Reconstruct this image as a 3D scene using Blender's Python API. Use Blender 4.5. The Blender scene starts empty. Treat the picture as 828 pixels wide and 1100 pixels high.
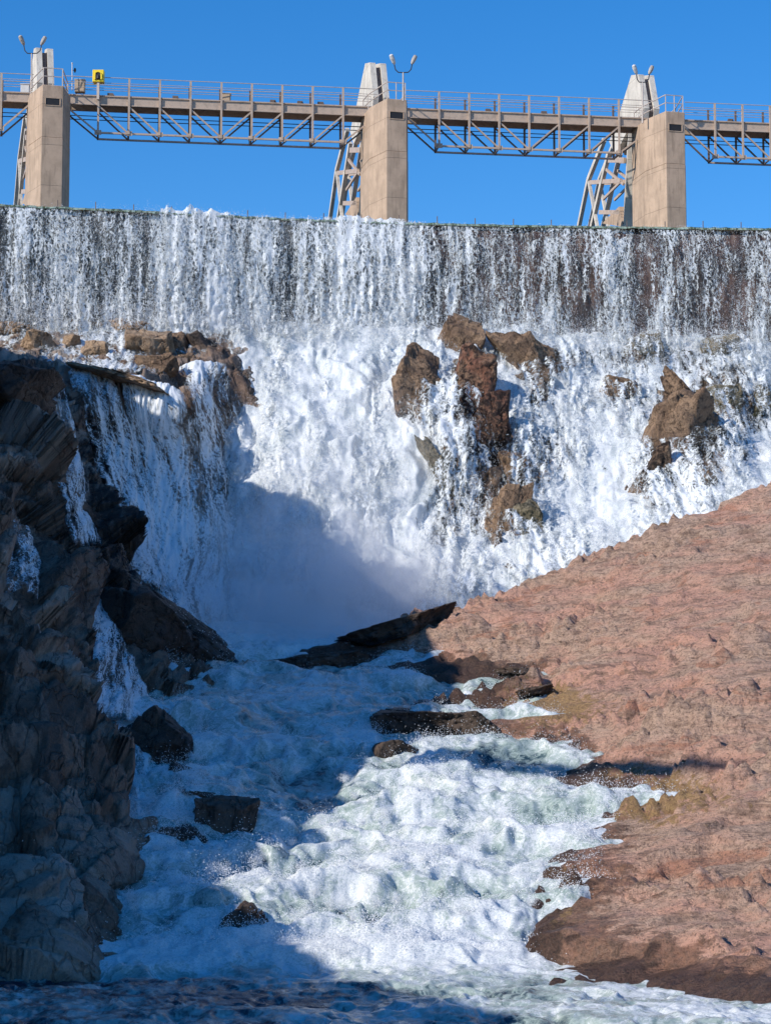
import bpy, math, random
import numpy as np
random.seed(7); rng = np.random.default_rng(7)
R = math.radians
sc = bpy.context.scene
COL = sc.collection
# ------------------------------------------------------------------ camera
F = 2300.0; CX, CY = 414.0, 550.0; HZ = 800.0
CAM = np.array([0.0, 0.0, 6.0]); TH = math.atan((HZ-CY)/F)
ct, st = math.cos(TH), math.sin(TH)
def ray(px, py):
    xc = (np.asarray(px, float)-CX)/F; yc = (CY-np.asarray(py, float))/F
    return xc, ct-yc*st, st+yc*ct
def P(px, py, Y):
    a, b, c = ray(px, py); t = np.asarray(Y, float)/b
    return np.stack(np.broadcast_arrays(a*t, b*t, CAM[2]+c*t), -1)
def proj(p):
    p = np.asarray(p, float)-CAM
    d = p[..., 1]*ct+p[..., 2]*st; u = -p[..., 1]*st+p[..., 2]*ct
    return CX+F*p[..., 0]/d, CY-F*u/d
cd = bpy.data.cameras.new('camera'); co = bpy.data.objects.new('camera', cd); COL.objects.link(co)
cd.sensor_fit = 'HORIZONTAL'; cd.sensor_width = 36; cd.lens = 36*F/828; cd.clip_end = 4000; cd.clip_start = .5
co.location = CAM; co.rotation_euler = (R(90)+TH, 0, 0); sc.camera = co
# ------------------------------------------------------------------ noise
_g = rng.normal(size=(4096, 3)); _g /= np.linalg.norm(_g, axis=1)[:, None]
_r4 = rng.random((4096, 4))
def _h(i, j, k): return ((i*73856093) ^ (j*19349663) ^ (k*83492791)) & 4095
def noise(p):
    p = np.asarray(p, float); i = np.floor(p).astype(np.int64); f = p-i; w = f*f*f*(f*(f*6-15)+10)
    out = 0
    for a in (0, 1):
        for b in (0, 1):
            for c in (0, 1):
                g = _g[_h(i[..., 0]+a, i[..., 1]+b, i[..., 2]+c)]
                d = g[..., 0]*(f[..., 0]-a)+g[..., 1]*(f[..., 1]-b)+g[..., 2]*(f[..., 2]-c)
                wa = w[..., 0] if a else 1-w[..., 0]; wb = w[..., 1] if b else 1-w[..., 1]; wc = w[..., 2] if c else 1-w[..., 2]
                out = out+d*wa*wb*wc
    return out*1.6
def fbm(p, s=1, o=4, g=.5, mode=0):
    p = np.asarray(p, float)*s; a = 1; r = 0; t = 0
    for k in range(o):
        n = noise(p+17.3*k)
        if mode == 1: n = 1-2*np.abs(n)
        if mode == 2: n = 2*np.abs(n)-.5
        r = r+a*n; t += a; a *= g; p = p*2.03
    return r/t
def facets(p, s=1, seed=0, tilt=1.3):
    q = np.asarray(p, float)*s+seed*31.7; i = np.floor(q).astype(np.int64)
    best = np.full(q.shape[:-1], 9e9); val = np.zeros(q.shape[:-1]); sec = best.copy(); tone = val.copy()
    for a in (-1, 0, 1):
        for b in (-1, 0, 1):
            for c in (-1, 0, 1):
                ii, jj, kk = i[..., 0]+a, i[..., 1]+b, i[..., 2]+c; h = _h(ii, jj, kk); r = _r4[h]
                d = np.stack([q[..., 0]-ii-r[..., 0], q[..., 1]-jj-r[..., 1], q[..., 2]-kk-r[..., 2]], -1)
                m = (d*d).sum(-1); v = (d*_g[(h*7+3) & 4095]).sum(-1)*tilt+(r[..., 3]-.5)
                sec = np.where(m < best, best, np.minimum(sec, m)); val = np.where(m < best, v, val); tone = np.where(m < best, r[..., 2], tone); best = np.minimum(best, m)
    global LAST; LAST = tone
    return val, np.sqrt(sec)-np.sqrt(best)
def sstep(a, b, x):
    t = np.clip((np.asarray(x, float)-a)/(b-a), 0, 1); return t*t*(3-2*t)
class RBF:
    def __init__(s, pts, vals, sc_=1, lam=.0):
        s.p = np.array(pts, float)/sc_; s.s = sc_; n = len(s.p); K = s.k(s.p)+np.eye(n)*lam
        A = np.zeros((n+3, n+3)); A[:n, :n] = K; A[:n, n] = 1; A[:n, n+1:] = s.p; A[n:, :n] = A[:n, n:].T
        s.w = np.linalg.solve(A, np.r_[np.array(vals, float), 0, 0, 0])
    def k(s, q):
        d = ((q[:, None]-s.p[None])**2).sum(-1); return .5*d*np.log(d+1e-9)
    def __call__(s, x, y):
        x, y = np.broadcast_arrays(np.asarray(x, float), np.asarray(y, float)); q = np.stack([x.ravel(), y.ravel()], 1)/s.s
        n = len(s.p); out = np.empty(len(q))
        for i in range(0, len(q), 20000):
            qq = q[i:i+20000]; out[i:i+20000] = s.k(qq)@s.w[:n]+s.w[n]+qq@s.w[n+1:]
        return out.reshape(x.shape)
# ------------------------------------------------------------------ mesh helpers
def tag(o, label=None, cat=None, group=None, kind=None):
    for k, v in (('label', label), ('category', cat), ('group', group), ('kind', kind)):
        if v: o[k] = v
    return o
def raw_mesh(name, V, Fq, mat, parent=None, attrs=None, smooth=True):
    V = np.ascontiguousarray(V, dtype=np.float32).reshape(-1, 3); Fq = np.ascontiguousarray(Fq, dtype=np.int32); k = Fq.shape[1]
    me = bpy.data.meshes.new(name); me.vertices.add(len(V)); me.vertices.foreach_set('co', V.ravel())
    me.loops.add(Fq.size); me.loops.foreach_set('vertex_index', Fq.ravel())
    me.polygons.add(len(Fq)); me.polygons.foreach_set('loop_start', np.arange(0, Fq.size, k, dtype=np.int32))
    me.polygons.foreach_set('loop_total', np.full(len(Fq), k, np.int32))
    me.polygons.foreach_set('use_smooth', np.full(len(Fq), smooth)); me.update(calc_edges=True)
    for n, a in (attrs or {}).items():
        a = np.asarray(a, np.float32)
        if a.size == len(V): at = me.attributes.new(n, 'FLOAT', 'POINT'); at.data.foreach_set('value', a.ravel())
        else: at = me.attributes.new(n, 'FLOAT_VECTOR', 'POINT'); at.data.foreach_set('vector', a.ravel())
    me.materials.append(mat); o = bpy.data.objects.new(name, me); COL.objects.link(o)
    if parent: o.parent = parent
    return o
def grid_faces(ny, nx):
    i = np.arange(ny*nx).reshape(ny, nx); return np.stack([i[:-1, :-1], i[:-1, 1:], i[1:, 1:], i[1:, :-1]], -1).reshape(-1, 4)
def grid(name, V, mat, attrs=None, parent=None, flip=False, keep=None):
    f = grid_faces(*V.shape[:2])
    if flip: f = f[:, ::-1]
    if keep is not None: f = f[keep.ravel()[f].any(1)]
    return raw_mesh(name, V, f, mat, parent, attrs)
def gnormal(V):
    du = np.gradient(V, axis=1); dv = np.gradient(V, axis=0); n = np.cross(du, dv); n /= np.linalg.norm(n, axis=-1)[..., None]+1e-9
    s = np.sign((n*(CAM-V)).sum(-1))[..., None]; return n*np.where(s == 0, 1, s)
class MB:
    def __init__(s): s.v = []; s.f = []
    def hexa(s, c):
        b = len(s.v); s.v += [tuple(float(t) for t in q) for q in c]
        s.f += [tuple(b+i for i in q) for q in ((0, 3, 2, 1), (4, 5, 6, 7), (0, 1, 5, 4), (1, 2, 6, 5), (2, 3, 7, 6), (3, 0, 4, 7))]
    def bar(s, a, b, w, h=None, side=None):
        a = np.array(a, float); b = np.array(b, float); h = h or w; d = b-a; d /= np.linalg.norm(d)
        up = np.array(side if side is not None else (0, 0, 1.0), float)
        if abs(d@up) > .95*np.linalg.norm(up): up = np.array([0.05, 1, 0])
        x = np.cross(d, up); x /= np.linalg.norm(x); y = np.cross(x, d)
        x = x*w/2; y = y*h/2
        s.hexa([a-x-y, a+x-y, a+x+y, a-x+y, b-x-y, b+x-y, b+x+y, b-x+y])
    def tube(s, pts, r, n=8):
        pts = [np.array(p, float) for p in pts]; rs = r if hasattr(r, '__len__') else [r]*len(pts); base = len(s.v)
        for i, p in enumerate(pts):
            d = pts[min(i+1, len(pts)-1)]-pts[max(i-1, 0)]; d /= np.linalg.norm(d)
            u = np.cross(d, (0.13, .99, 0.05)); u /= np.linalg.norm(u); w = np.cross(d, u)
            for k in range(n):
                a = 2*math.pi*k/n; s.v.append(tuple(p+rs[i]*(u*math.cos(a)+w*math.sin(a))))
        for i in range(len(pts)-1):
            for k in range(n): s.f.append((base+i*n+k, base+i*n+(k+1) % n, base+(i+1)*n+(k+1) % n, base+(i+1)*n+k))
        s.f.append(tuple(base+k for k in range(n))[::-1]); s.f.append(tuple(base+(len(pts)-1)*n+k for k in range(n)))
    def prism(s, poly, lo, hi):      # poly: xy list, lo/hi z
        b = len(s.v); n = len(poly)
        s.v += [(p[0], p[1], lo) for p in poly]+[(p[0], p[1], hi) for p in poly]
        s.f += [tuple(b+i for i in range(n))[::-1], tuple(b+n+i for i in range(n))]+[(b+i, b+(i+1) % n, b+n+(i+1) % n, b+n+i) for i in range(n)]
    def slab(s, pts, off):           # polygon pts in 3d extruded by vector off
        b = len(s.v); n = len(pts); s.v += [tuple(np.array(p)-off) for p in pts]+[tuple(np.array(p)+off) for p in pts]
        s.f += [tuple(b+i for i in range(n))[::-1], tuple(b+n+i for i in range(n))]+[(b+i, b+(i+1) % n, b+n+(i+1) % n, b+n+i) for i in range(n)]
    def build(s, name, mat, parent=None, bevel=0):
        import bmesh
        me = bpy.data.meshes.new(name); me.from_pydata(s.v, [], s.f); bm = bmesh.new(); bm.from_mesh(me)
        bmesh.ops.recalc_face_normals(bm, faces=bm.faces[:])
        if bevel: bmesh.ops.bevel(bm, geom=bm.edges[:], offset=bevel, segments=1, affect='EDGES')
        bm.to_mesh(me); bm.free(); me.materials.append(mat)
        o = bpy.data.objects.new(name, me); COL.objects.link(o)
        if parent:
            o.parent = parent; L = np.array(parent.location)
            if parent.parent: L = L+np.array(parent.parent.location)
            me.vertices.foreach_set('co', (np.array([v.co[:] for v in me.vertices], np.float32)-L.astype(np.float32)).ravel())
        return o
def empty(name, loc, label, cat, group=None):
    o = bpy.data.objects.new(name, None); COL.objects.link(o); o.location = [float(t) for t in loc]; o.empty_display_size = .5
    return tag(o, label, cat, group)
# ------------------------------------------------------------------ material helpers
class NT:
    def __init__(s, name):
        s.m = bpy.data.materials.new(name); s.m.use_nodes = True; s.t = s.m.node_tree; s.t.nodes.clear()
        s.out = s.t.nodes.new('ShaderNodeOutputMaterial')
    def n(s, typ, ins=None, **kw):
        n = s.t.nodes.new('ShaderNode'+typ)
        for k, v in kw.items(): setattr(n, k, v)
        for k, v in (ins or {}).items():
            if isinstance(v, bpy.types.NodeSocket): s.t.links.new(v, n.inputs[k])
            else: n.inputs[k].default_value = v
        return n
    def math(s, op, a, b=0.0, c=0.0, clamp=False):
        return s.n('Math', {0: a, 1: b, 2: c}, operation=op, use_clamp=clamp).outputs[0]
    def mix(s, f, a, b):
        def c(v): return v if isinstance(v, bpy.types.NodeSocket) else (*v, 1)[:4]
        n = s.n('Mix', {0: f, 6: c(a), 7: c(b)}, data_type='RGBA'); return n.outputs[2]
    def ramp(s, x, lo, hi, a=0.0, b=1.0):
        return s.n('MapRange', {0: x, 1: lo, 2: hi, 3: a, 4: b}, interpolation_type='SMOOTHSTEP').outputs[0]
    def noise(s, vec, scale, detail=4, rough=.55, dist=0):
        return s.n('TexNoise', {'Vector': vec, 'Scale': scale, 'Detail': detail, 'Roughness': rough, 'Distortion': dist}).outputs[0]
    def voro(s, vec, scale, feature='F1', out=0, **k):
        return s.n('TexVoronoi', {'Vector': vec, 'Scale': scale}, feature=feature, **k).outputs[out]
    def pos(s): return s.n('NewGeometry').outputs['Position']
    def attr(s, name, o=2): return s.n('Attribute', attribute_name=name).outputs[o]
    def scale(s, vec, v): return s.n('VectorMath', {0: vec, 1: v}, operation='MULTIPLY').outputs[0]
    def bump(s, h, strength, dist, normal=None):
        i = {'Strength': strength, 'Distance': dist, 'Height': h}
        if normal: i['Normal'] = normal
        return s.n('Bump', i).outputs[0]
    def done(s, **kw):
        ins = {}
        for k, v in kw.items(): ins[k.replace('_', ' ')] = v if isinstance(v, (bpy.types.NodeSocket, float, int)) else (*v, 1)[:4]
        b = s.n('BsdfPrincipled', ins); s.t.links.new(b.outputs[0], s.out.inputs[0]); s.b = b; return s.m
def rock_mat(name, c1, c2, c3, scale=.5, wetc=None, rough=.85, spec=.3, bump=.35, strata=(1, 1, 1), crackamt=.6):
    t = NT(name); p = t.pos(); q = t.scale(p, strata)
    a = t.noise(q, scale, 6, .6, .4); b = t.noise(q, scale*4.3, 5, .65, .3); c = t.noise(p, scale*22, 4, .7)
    col = t.mix(t.ramp(a, .38, .62), c1, c2); col = t.mix(t.ramp(b, .5, .68, 0, .85), col, c3)
    col = t.mix(t.ramp(c, .4, .7, .0, .45), col, tuple(x*.45 for x in c1))
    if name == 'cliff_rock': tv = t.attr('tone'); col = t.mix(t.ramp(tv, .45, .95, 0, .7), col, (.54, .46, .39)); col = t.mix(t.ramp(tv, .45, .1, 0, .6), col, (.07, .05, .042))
    cr = t.voro(t.n('VectorMath', {0: q, 1: t.n('VectorMath', {0: t.n('TexNoise', {'Vector': q, 'Scale': scale*3}).outputs[1], 1: (1.3, 1.3, 1.3)}, operation='MULTIPLY').outputs[0]}, operation='ADD').outputs[0], scale*1.6, 'DISTANCE_TO_EDGE')
    ck = t.ramp(cr, 0.0, .035, 1, 0)
    col = t.mix(t.math('MULTIPLY', ck, crackamt), col, tuple(x*.3 for x in c1))
    ro = rough
    if wetc:
        w = t.attr('wet'); wn = t.math('ADD', w, t.math('MULTIPLY', t.math('SUBTRACT', b, .5), 1.1)); wm = t.ramp(wn, .35, .65)
        col = t.mix(wm, col, t.mix(t.ramp(b, .4, .6), wetc, tuple(x*.45 for x in wetc))); ro = t.ramp(wm, 0, 1, rough, .32)
    h = t.math('ADD', t.math('MULTIPLY', b, 1.0), t.math('ADD', t.math('MULTIPLY', c, .45), t.math('MULTIPLY', ck, -.5)))
    n = t.bump(h, bump*1.6, .22); n = t.bump(t.noise(p, scale*60, 4, .7), bump, .05, n)
    return t.done(Base_Color=col, Roughness=ro, Normal=n, Specular_IOR_Level=spec)
M = {}
M['bank'] = None
def bank_mat():
    t = NT('bank_rock'); p = t.pos(); q = t.scale(p, (.55, 1.1, 2.2))
    L = t.noise(q, .22, 6, .6, .6); a = t.noise(q, 1.1, 6, .68, .5); g = t.noise(p, 9, 4, .75); gg = t.noise(p, 3.2, 5, .75, .4)
    pink = (.70, .39, .285); tan = (.62, .42, .31); brown = (.27, .17, .12); red = (.52, .24, .15)
    col = t.mix(t.ramp(L, .4, .6), pink, tan); col = t.mix(t.ramp(a, .5, .66, 0, .8), col, brown)
    col = t.mix(t.ramp(t.noise(q, .5, 5, .6, 1), .56, .68, 0, .75), col, red)
    col = t.mix(t.ramp(gg, .54, .66, 0, .8), col, (.17, .115, .085))
    col = t.mix(t.ramp(g, .56, .7, 0, .6), col, (.62, .42, .33))
    col = t.mix(t.ramp(g, .47, .32, 0, .85), col, (.13, .08, .06)); col = t.mix(t.ramp(t.noise(t.scale(p, (1, 1, 1.6)), 2.1, 6, .8), .54, .64, 0, .6), col, (.24, .16, .12))
    ln = t.noise(t.scale(p, (.35, 1.6, 3.0)), 1.3, 5, .65, .8); lk = t.ramp(t.math('ABSOLUTE', t.math('SUBTRACT', ln, .5)), 0, .02, 1, 0); col = t.mix(t.math('MULTIPLY', lk, t.ramp(L, .42, .6, .15, .75)), col, (.10, .065, .05))
    w = t.attr('wet'); wn = t.math('ADD', w, t.math('MULTIPLY', t.math('SUBTRACT', a, .5), 1.6)); wm = t.ramp(wn, .32, .5); wm2 = t.ramp(wn, .75, .95)
    wet = t.mix(t.ramp(gg, .42, .58), (.25, .125, .075), (.13, .075, .05))
    col = t.mix(t.math('MULTIPLY', wm, .72), col, wet)
    o = t.attr('ochre'); om = t.ramp(t.math('ADD', o, t.math('MULTIPLY', t.math('SUBTRACT', gg, .5), 2.6)), .45, .75)
    col = t.mix(t.math('MULTIPLY', om, .85), col, t.mix(t.ramp(g, .4, .6), (.44, .28, .12), (.28, .17, .08)))
    col = t.mix(t.math('MULTIPLY', wm2, .8), col, t.mix(t.ramp(g, .4, .6), (.10, .06, .045), (.03, .022, .02)))
    pit = t.voro(t.n('VectorMath', {0: q, 1: t.scale(t.n('TexNoise', {'Vector': q, 'Scale': 2.0}).outputs[1], (.8, .8, .8))}, operation='ADD').outputs[0], 2.2)
    h = t.math('ADD', t.math('MULTIPLY', gg, 1.2), t.math('ADD', t.math('MULTIPLY', g, .5), t.math('MULTIPLY', pit, .5)))
    n = t.bump(h, .9, .35); n = t.bump(t.noise(p, 28, 4, .7), .6, .06, n)
    return t.done(Base_Color=col, Roughness=t.ramp(wm, 0, 1, .9, .4), Normal=n, Specular_IOR_Level=.3)
M['bank'] = bank_mat()
M['cliff'] = rock_mat('cliff_rock', (.23, .15, .108), (.34, .25, .195), (.09, .06, .045), .5, (.045, .03, .022), bump=.7, strata=(1.2, .7, .5), crackamt=.3)
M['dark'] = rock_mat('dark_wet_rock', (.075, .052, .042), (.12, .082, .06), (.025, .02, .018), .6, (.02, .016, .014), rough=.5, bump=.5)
M['brown'] = rock_mat('brown_rock', (.20, .125, .08), (.36, .235, .145), (.07, .045, .033), .8, (.07, .042, .026), rough=.6, bump=.55)
M['redbrown'] = rock_mat('red_brown_rock', (.26, .115, .07), (.29, .18, .11), (.07, .04, .03), .8, (.06, .03, .02), rough=.5, bump=.55)
M['moss'] = rock_mat('mossy_rock', (.24, .19, .11), (.34, .29, .21), (.07, .08, .02), .9, (.05, .05, .02), rough=.6, bump=.55)
M['ledge'] = rock_mat('ledge_rock', (.38, .25, .15), (.48, .34, .23), (.14, .085, .05), .7, (.09, .055, .035), rough=.7, bump=.5)
M['bed'] = rock_mat('falls_bed_rock', (.20, .135, .095), (.30, .21, .145), (.07, .05, .035), .6, (.05, .035, .028), rough=.5, bump=.6)
def concrete(name, c, seam=True):
    t = NT(name); p = t.pos(); a = t.noise(p, .9, 6, .6); b = t.noise(t.scale(p, (3, 3, .35)), 1.2, 5, .65); g = t.noise(p, 14, 3, .7)
    col = t.mix(t.ramp(a, .35, .65), c, tuple(x*.8 for x in c)); col = t.mix(t.ramp(b, .48, .68, 0, .6), col, tuple(x*.5 for x in c)); col = t.mix(t.ramp(t.noise(p, 5, 5, .7), .55, .7, 0, .5), col, tuple(x*.6 for x in c)); vx = t.n('SeparateXYZ', {0: p}).outputs[1]; fx = t.ramp(t.math('ABSOLUTE', t.math('SUBTRACT', t.math('FRACT', t.math('MULTIPLY', vx, .8)), .5)), 0, .02, 1, 0); col = t.mix(t.math('MULTIPLY', fx, .3), col, tuple(x*.5 for x in c))
    z = t.n('SeparateXYZ', {0: p}).outputs[2]; fr = t.math('ABSOLUTE', t.math('SUBTRACT', t.math('FRACT', t.math('MULTIPLY', t.math('SUBTRACT', z, .35), 1/2.6)), .5))
    sm = t.ramp(fr, .0, .012, 1, 0)
    col = t.mix(t.math('MULTIPLY', sm, .55), col, tuple(x*.45 for x in c))
    n = t.bump(t.math('ADD', t.math('MULTIPLY', g, .3), t.math('MULTIPLY', sm, -1)), .5, .03)
    return t.done(Base_Color=col, Roughness=.88, Normal=n, Specular_IOR_Level=.25)
M['concrete'] = concrete('tan_concrete', (.50, .365, .265)); M['white_concrete'] = concrete('pale_concrete', (.66, .60, .52))
def paint(name, c, rough=.5, metal=0.0, dirt=.5):
    t = NT(name); p = t.pos(); a = t.noise(p, 3, 5, .65); g = t.noise(p, 18, 4, .7)
    col = t.mix(t.ramp(a, .45, .7, 0, dirt), c, tuple(x*.5 for x in c)); col = t.mix(t.ramp(g, .6, .72, 0, dirt), col, (.12, .06, .03))
    return t.done(Base_Color=col, Roughness=rough, Metallic=metal, Normal=t.bump(g, .15, .02))
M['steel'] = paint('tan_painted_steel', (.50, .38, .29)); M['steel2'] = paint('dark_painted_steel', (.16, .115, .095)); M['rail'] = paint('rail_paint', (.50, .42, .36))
M['grey'] = paint('grey_metal', (.42, .37, .32)); M['pale'] = paint('pale_metal', (.62, .60, .58), dirt=.2); M['black'] = paint('black_metal', (.03, .03, .035), dirt=.2)
M['yellow'] = paint('yellow_paint', (.85, .62, .02), dirt=.15); M['hole'] = paint('hollow_shade_paint', (.02, .016, .014)); M['tan'] = paint('tan_box_paint', (.45, .33, .22), dirt=.3)  # near-black stands in for shade inside the pier slot and horn box
def wall_mat():
    t = NT('wet_dam_wall'); p = t.pos(); x = t.n('SeparateXYZ', {0: p}).outputs[0]
    b = t.noise(t.scale(p, (2.2, 2.2, .3)), 1.2, 6, .65, .4); a = t.noise(p, .5, 5, .6)
    g = t.mix(t.ramp(a, .42, .6), (.11, .062, .045), (.055, .04, .034)); g2 = t.mix(t.ramp(x, -6, 6), (.06, .06, .058), g)
    col = t.mix(t.ramp(b, .5, .7, 0, .8), g2, (.025, .02, .018))
    return t.done(Base_Color=col, Roughness=.4, Normal=t.bump(b, .7, .15))
M['wall'] = wall_mat()
# ---- water materials
def curtain_mat(name, seed, lo=.50, hi=.60, sx=2.6, sz=.32, white=(.74, .76, .78), alpha=1.0, lace=1.0, fz=1.0):
    t = NT(name); f = t.n('VectorMath', {0: t.attr('flow', 1), 1: (seed*9.1, seed*5.3, seed)}, operation='ADD').outputs[0]
    w = t.n('TexNoise', {'Vector': t.scale(f, (1.2, .8, 1)), 'Scale': 1.5, 'Detail': 3}).outputs[1]
    fw = t.n('VectorMath', {0: f, 1: t.scale(w, (.35, .6, 0))}, operation='ADD').outputs[0]
    streak = t.noise(t.scale(fw, (sx, sz, 1)), 1, 4, .6); big = t.noise(t.scale(f, (.5, .05, 1)), 1, 3, .5)
    fine = t.noise(t.scale(fw, (9*fz, 4.2*fz, 1)), 1, 5, .75, .8)
    w2 = t.n('TexNoise', {'Vector': fw, 'Scale': 4.0, 'Detail': 3}).outputs[1]; fl = t.n('VectorMath', {0: t.scale(fw, (5.0*fz, 2.9*fz, 1)), 1: t.scale(w2, (1.6, 1.6, 0))}, operation='ADD').outputs[0]
    lc = t.voro(fl, 1, 'DISTANCE_TO_EDGE'); lc = t.ramp(lc, .0, .28, 1, 0)
    v = t.math('ADD', t.math('MULTIPLY', streak, .50), t.math('MULTIPLY', fine, .46)); v = t.math('ADD', v, t.math('MULTIPLY', lc, .10*lace)); v = t.math('ADD', v, t.math('MULTIPLY', t.math('SUBTRACT', big, .5), .5))
    v = t.math('ADD', t.math('MULTIPLY', t.math('SUBTRACT', v, .52), 1.35), .52); v = t.math('ADD', v, t.math('MULTIPLY', t.math('SUBTRACT', t.attr('cover'), .5), .5))
    al = t.math('MULTIPLY', t.ramp(v, lo, hi), alpha)
    n = t.bump(t.math('ADD', t.math('MULTIPLY', streak, .5), t.math('MULTIPLY', fine, .5)), .45, .12)
    return t.done(Base_Color=t.mix(t.ramp(v, lo, hi+.10), (.50, .54, .54), white), Roughness=.5, Normal=n, Alpha=al, Specular_IOR_Level=.3)
M['curtain1'] = curtain_mat('falling_water', 1, .45, .65); M['curtain2'] = curtain_mat('falling_water_back', 4, .45, .65, 1.9, .4, fz=1.3)
M['strand'] = curtain_mat('thin_falling_water', 7, .46, .68, 2.4, .35, lace=.7)
def falls_mat():
    t = NT('white_water_falls'); f = t.attr('flow', 1)
    w = t.n('TexNoise', {'Vector': f, 'Scale': .9, 'Detail': 4}).outputs[1]; fw = t.n('VectorMath', {0: f, 1: t.scale(w, (.8, 1.2, 0))}, operation='ADD').outputs[0]
    a = t.noise(t.scale(fw, (.8, .45, 1)), 1, 6, .62); b = t.noise(t.scale(fw, (3.4, 1.5, 1)), 1, 6, .7, .6); c = t.noise(t.scale(f, (11, 6, 1)), 1, 5, .75, .6)
    st_ = t.noise(t.scale(fw, (3.6, .32, 1)), 1, 5, .68)
    v = t.math('ADD', t.math('MULTIPLY', st_, .42), t.math('ADD', t.math('MULTIPLY', b, .34), t.math('MULTIPLY', c, .28)))
    v = t.math('ADD', t.math('MULTIPLY', t.math('SUBTRACT', v, .52), 1.6), .5); v = t.math('ADD', v, t.math('SUBTRACT', t.attr('cover'), .5))
    al = t.ramp(v, .42, .60)
    k = t.math('ADD', t.math('MULTIPLY', a, .30), t.math('ADD', t.math('MULTIPLY', c, .22), t.math('ADD', t.math('MULTIPLY', b, .14), t.math('MULTIPLY', st_, .34))))
    col = t.mix(t.ramp(k, .38, .58), (.38, .43, .455), (.75, .765, .775))
    h = t.math('ADD', t.math('MULTIPLY', a, 1.0), t.math('ADD', t.math('MULTIPLY', b, .6), t.math('MULTIPLY', c, .25)))
    n = t.bump(h, .22, .25); n = t.bump(t.noise(f, 16, 4, .8), .2, .04, n)
    return t.done(Base_Color=col, Roughness=.6, Normal=n, Alpha=al, Specular_IOR_Level=.2, Sheen_Weight=0.0)
M['falls'] = falls_mat()
def river_mat():
    t = NT('river_water'); p = t.pos(); fo = t.attr('foam'); hg = t.attr('crest')
    w = t.n('TexNoise', {'Vector': p, 'Scale': .55, 'Detail': 4, 'Roughness': .6}).outputs[1]
    pw = t.n('VectorMath', {0: p, 1: t.scale(w, (2.4, 2.4, 1.0))}, operation='ADD').outputs[0]; q = t.scale(pw, (1.25, .6, .8))
    a = t.noise(q, .8, 6, .64, .7); b = t.noise(q, 3.6, 6, .72, 1.0); c = t.noise(p, 17, 4, .75); e = t.noise(t.scale(pw, (2.2, .7, 1)), 1.6, 5, .7, .5)
    lc = t.voro(q, 2.6, 'DISTANCE_TO_EDGE'); lc = t.ramp(lc, 0, .25, 1, 0)
    v = t.math('ADD', t.math('MULTIPLY', a, .42), t.math('MULTIPLY', b, .28)); v = t.math('ADD', v, t.math('ADD', t.math('MULTIPLY', e, .2), t.math('MULTIPLY', c, .18))); v = t.math('ADD', v, t.math('MULTIPLY', lc, .05)); v = t.math('ADD', t.math('MULTIPLY', t.math('SUBTRACT', v, .53), 2.0), .5)
    v = t.math('ADD', v, t.math('ADD', t.math('SUBTRACT', fo, .5), t.math('MULTIPLY', hg, .16)))
    m = t.ramp(v, .44, .80)
    deep = t.mix(t.ramp(fo, .25, .6), (.006, .026, .045), (.06, .115, .12))
    aer = t.mix(t.ramp(v, .22, .5), deep, (.31, .38, .35)); col = t.mix(m, aer, t.mix(t.ramp(c, .35, .6), (.48, .53, .545), (.74, .75, .76)))
    n = t.bump(t.math('ADD', t.math('MULTIPLY', a, .5), t.math('MULTIPLY', b, .4)), .35, .18); n = t.bump(t.math('ADD', c, t.noise(q, 10, 4, .7)), .25, .035, n)
    return t.done(Base_Color=col, Roughness=t.ramp(m, 0, 1, .1, .6), Normal=n, IOR=1.33, Specular_IOR_Level=.4)
M['river'] = river_mat()
def drop_mat():
    t = NT('spray_drops'); return t.done(Base_Color=(.82, .83, .85), Roughness=.5)
M['drop'] = drop_mat()
# ------------------------------------------------------------------ dam line
def solveY(px, py, z):
    a, b, c = ray(px, py); return (z-CAM[2])*b/c
ZC = 38.6
crest_px = np.array([-260, 0, 140, 300, 430, 560, 828, 1090]); crest_py = np.array([207, 217, 223, 232, 236.5, 239.5, 243, 245.5])
xs = np.arange(-260, 1091, 1.5); cpy = np.interp(xs, crest_px, crest_py)
k = np.ones(61)/61; cpy = np.convolve(np.pad(cpy, 30, mode='edge'), k, 'valid'); cpy[:30] = np.interp(xs[:30], crest_px, crest_py); cpy[-30:] = np.interp(xs[-30:], crest_px, crest_py)
cY = solveY(xs, cpy, ZC); cX = P(xs, cpy, cY)[:, 0]
def dam_xy(x): return np.interp(x, cX, cY)
base_py = np.interp(xs, [-260, 0, 250, 430, 828, 1090], [338, 346, 352, 362, 372, 378])
# dam: wall mass with a rounded crest
dam = empty('dam', (0, 130, 28), 'concrete overflow dam with brown wet face behind the falling water', 'dam')
wx = np.linspace(cX[0], cX[-1], 500); wy = dam_xy(wx)
prof = [(0.55, 22), (0.5, 30), (0.42, 36), (0.3, 38.0), (0.45, 38.35), (0.8, 38.5), (2.2, 38.45), (2.6, 38.2), (3.2, 30), (3.2, 22)]
V = np.array([[(x, y+d, z) for x, y in zip(wx, wy)] for d, z in prof]); V[:4, :, 1] += fbm(V[:4]*np.array([1, 1, .5]), .8, 4)*.25
o = grid('dam_wall', V, M['wall'], flip=True); o.parent = dam; o.matrix_parent_inverse.identity(); 
me = o.data; a = np.empty(len(me.vertices)*3, np.float32); me.vertices.foreach_get('co', a); a = a.reshape(-1, 3)-np.array(dam.location, np.float32); me.vertices.foreach_set('co', a.ravel())
px_ = list(range(19, 830, 41))
for i, px in enumerate(px_):
    c = P(px, np.interp(px, xs, cpy), np.interp(px, xs, cY)); m = MB(); hgt = .42+.1*random.random()
    m.tube([(c[0], c[1]+.75, ZC-.3), (c[0]+.02*random.uniform(-1, 1), c[1]+.75, ZC+hgt)], .03, 6); m.build('crest_pin', M['steel2'], dam)
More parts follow.
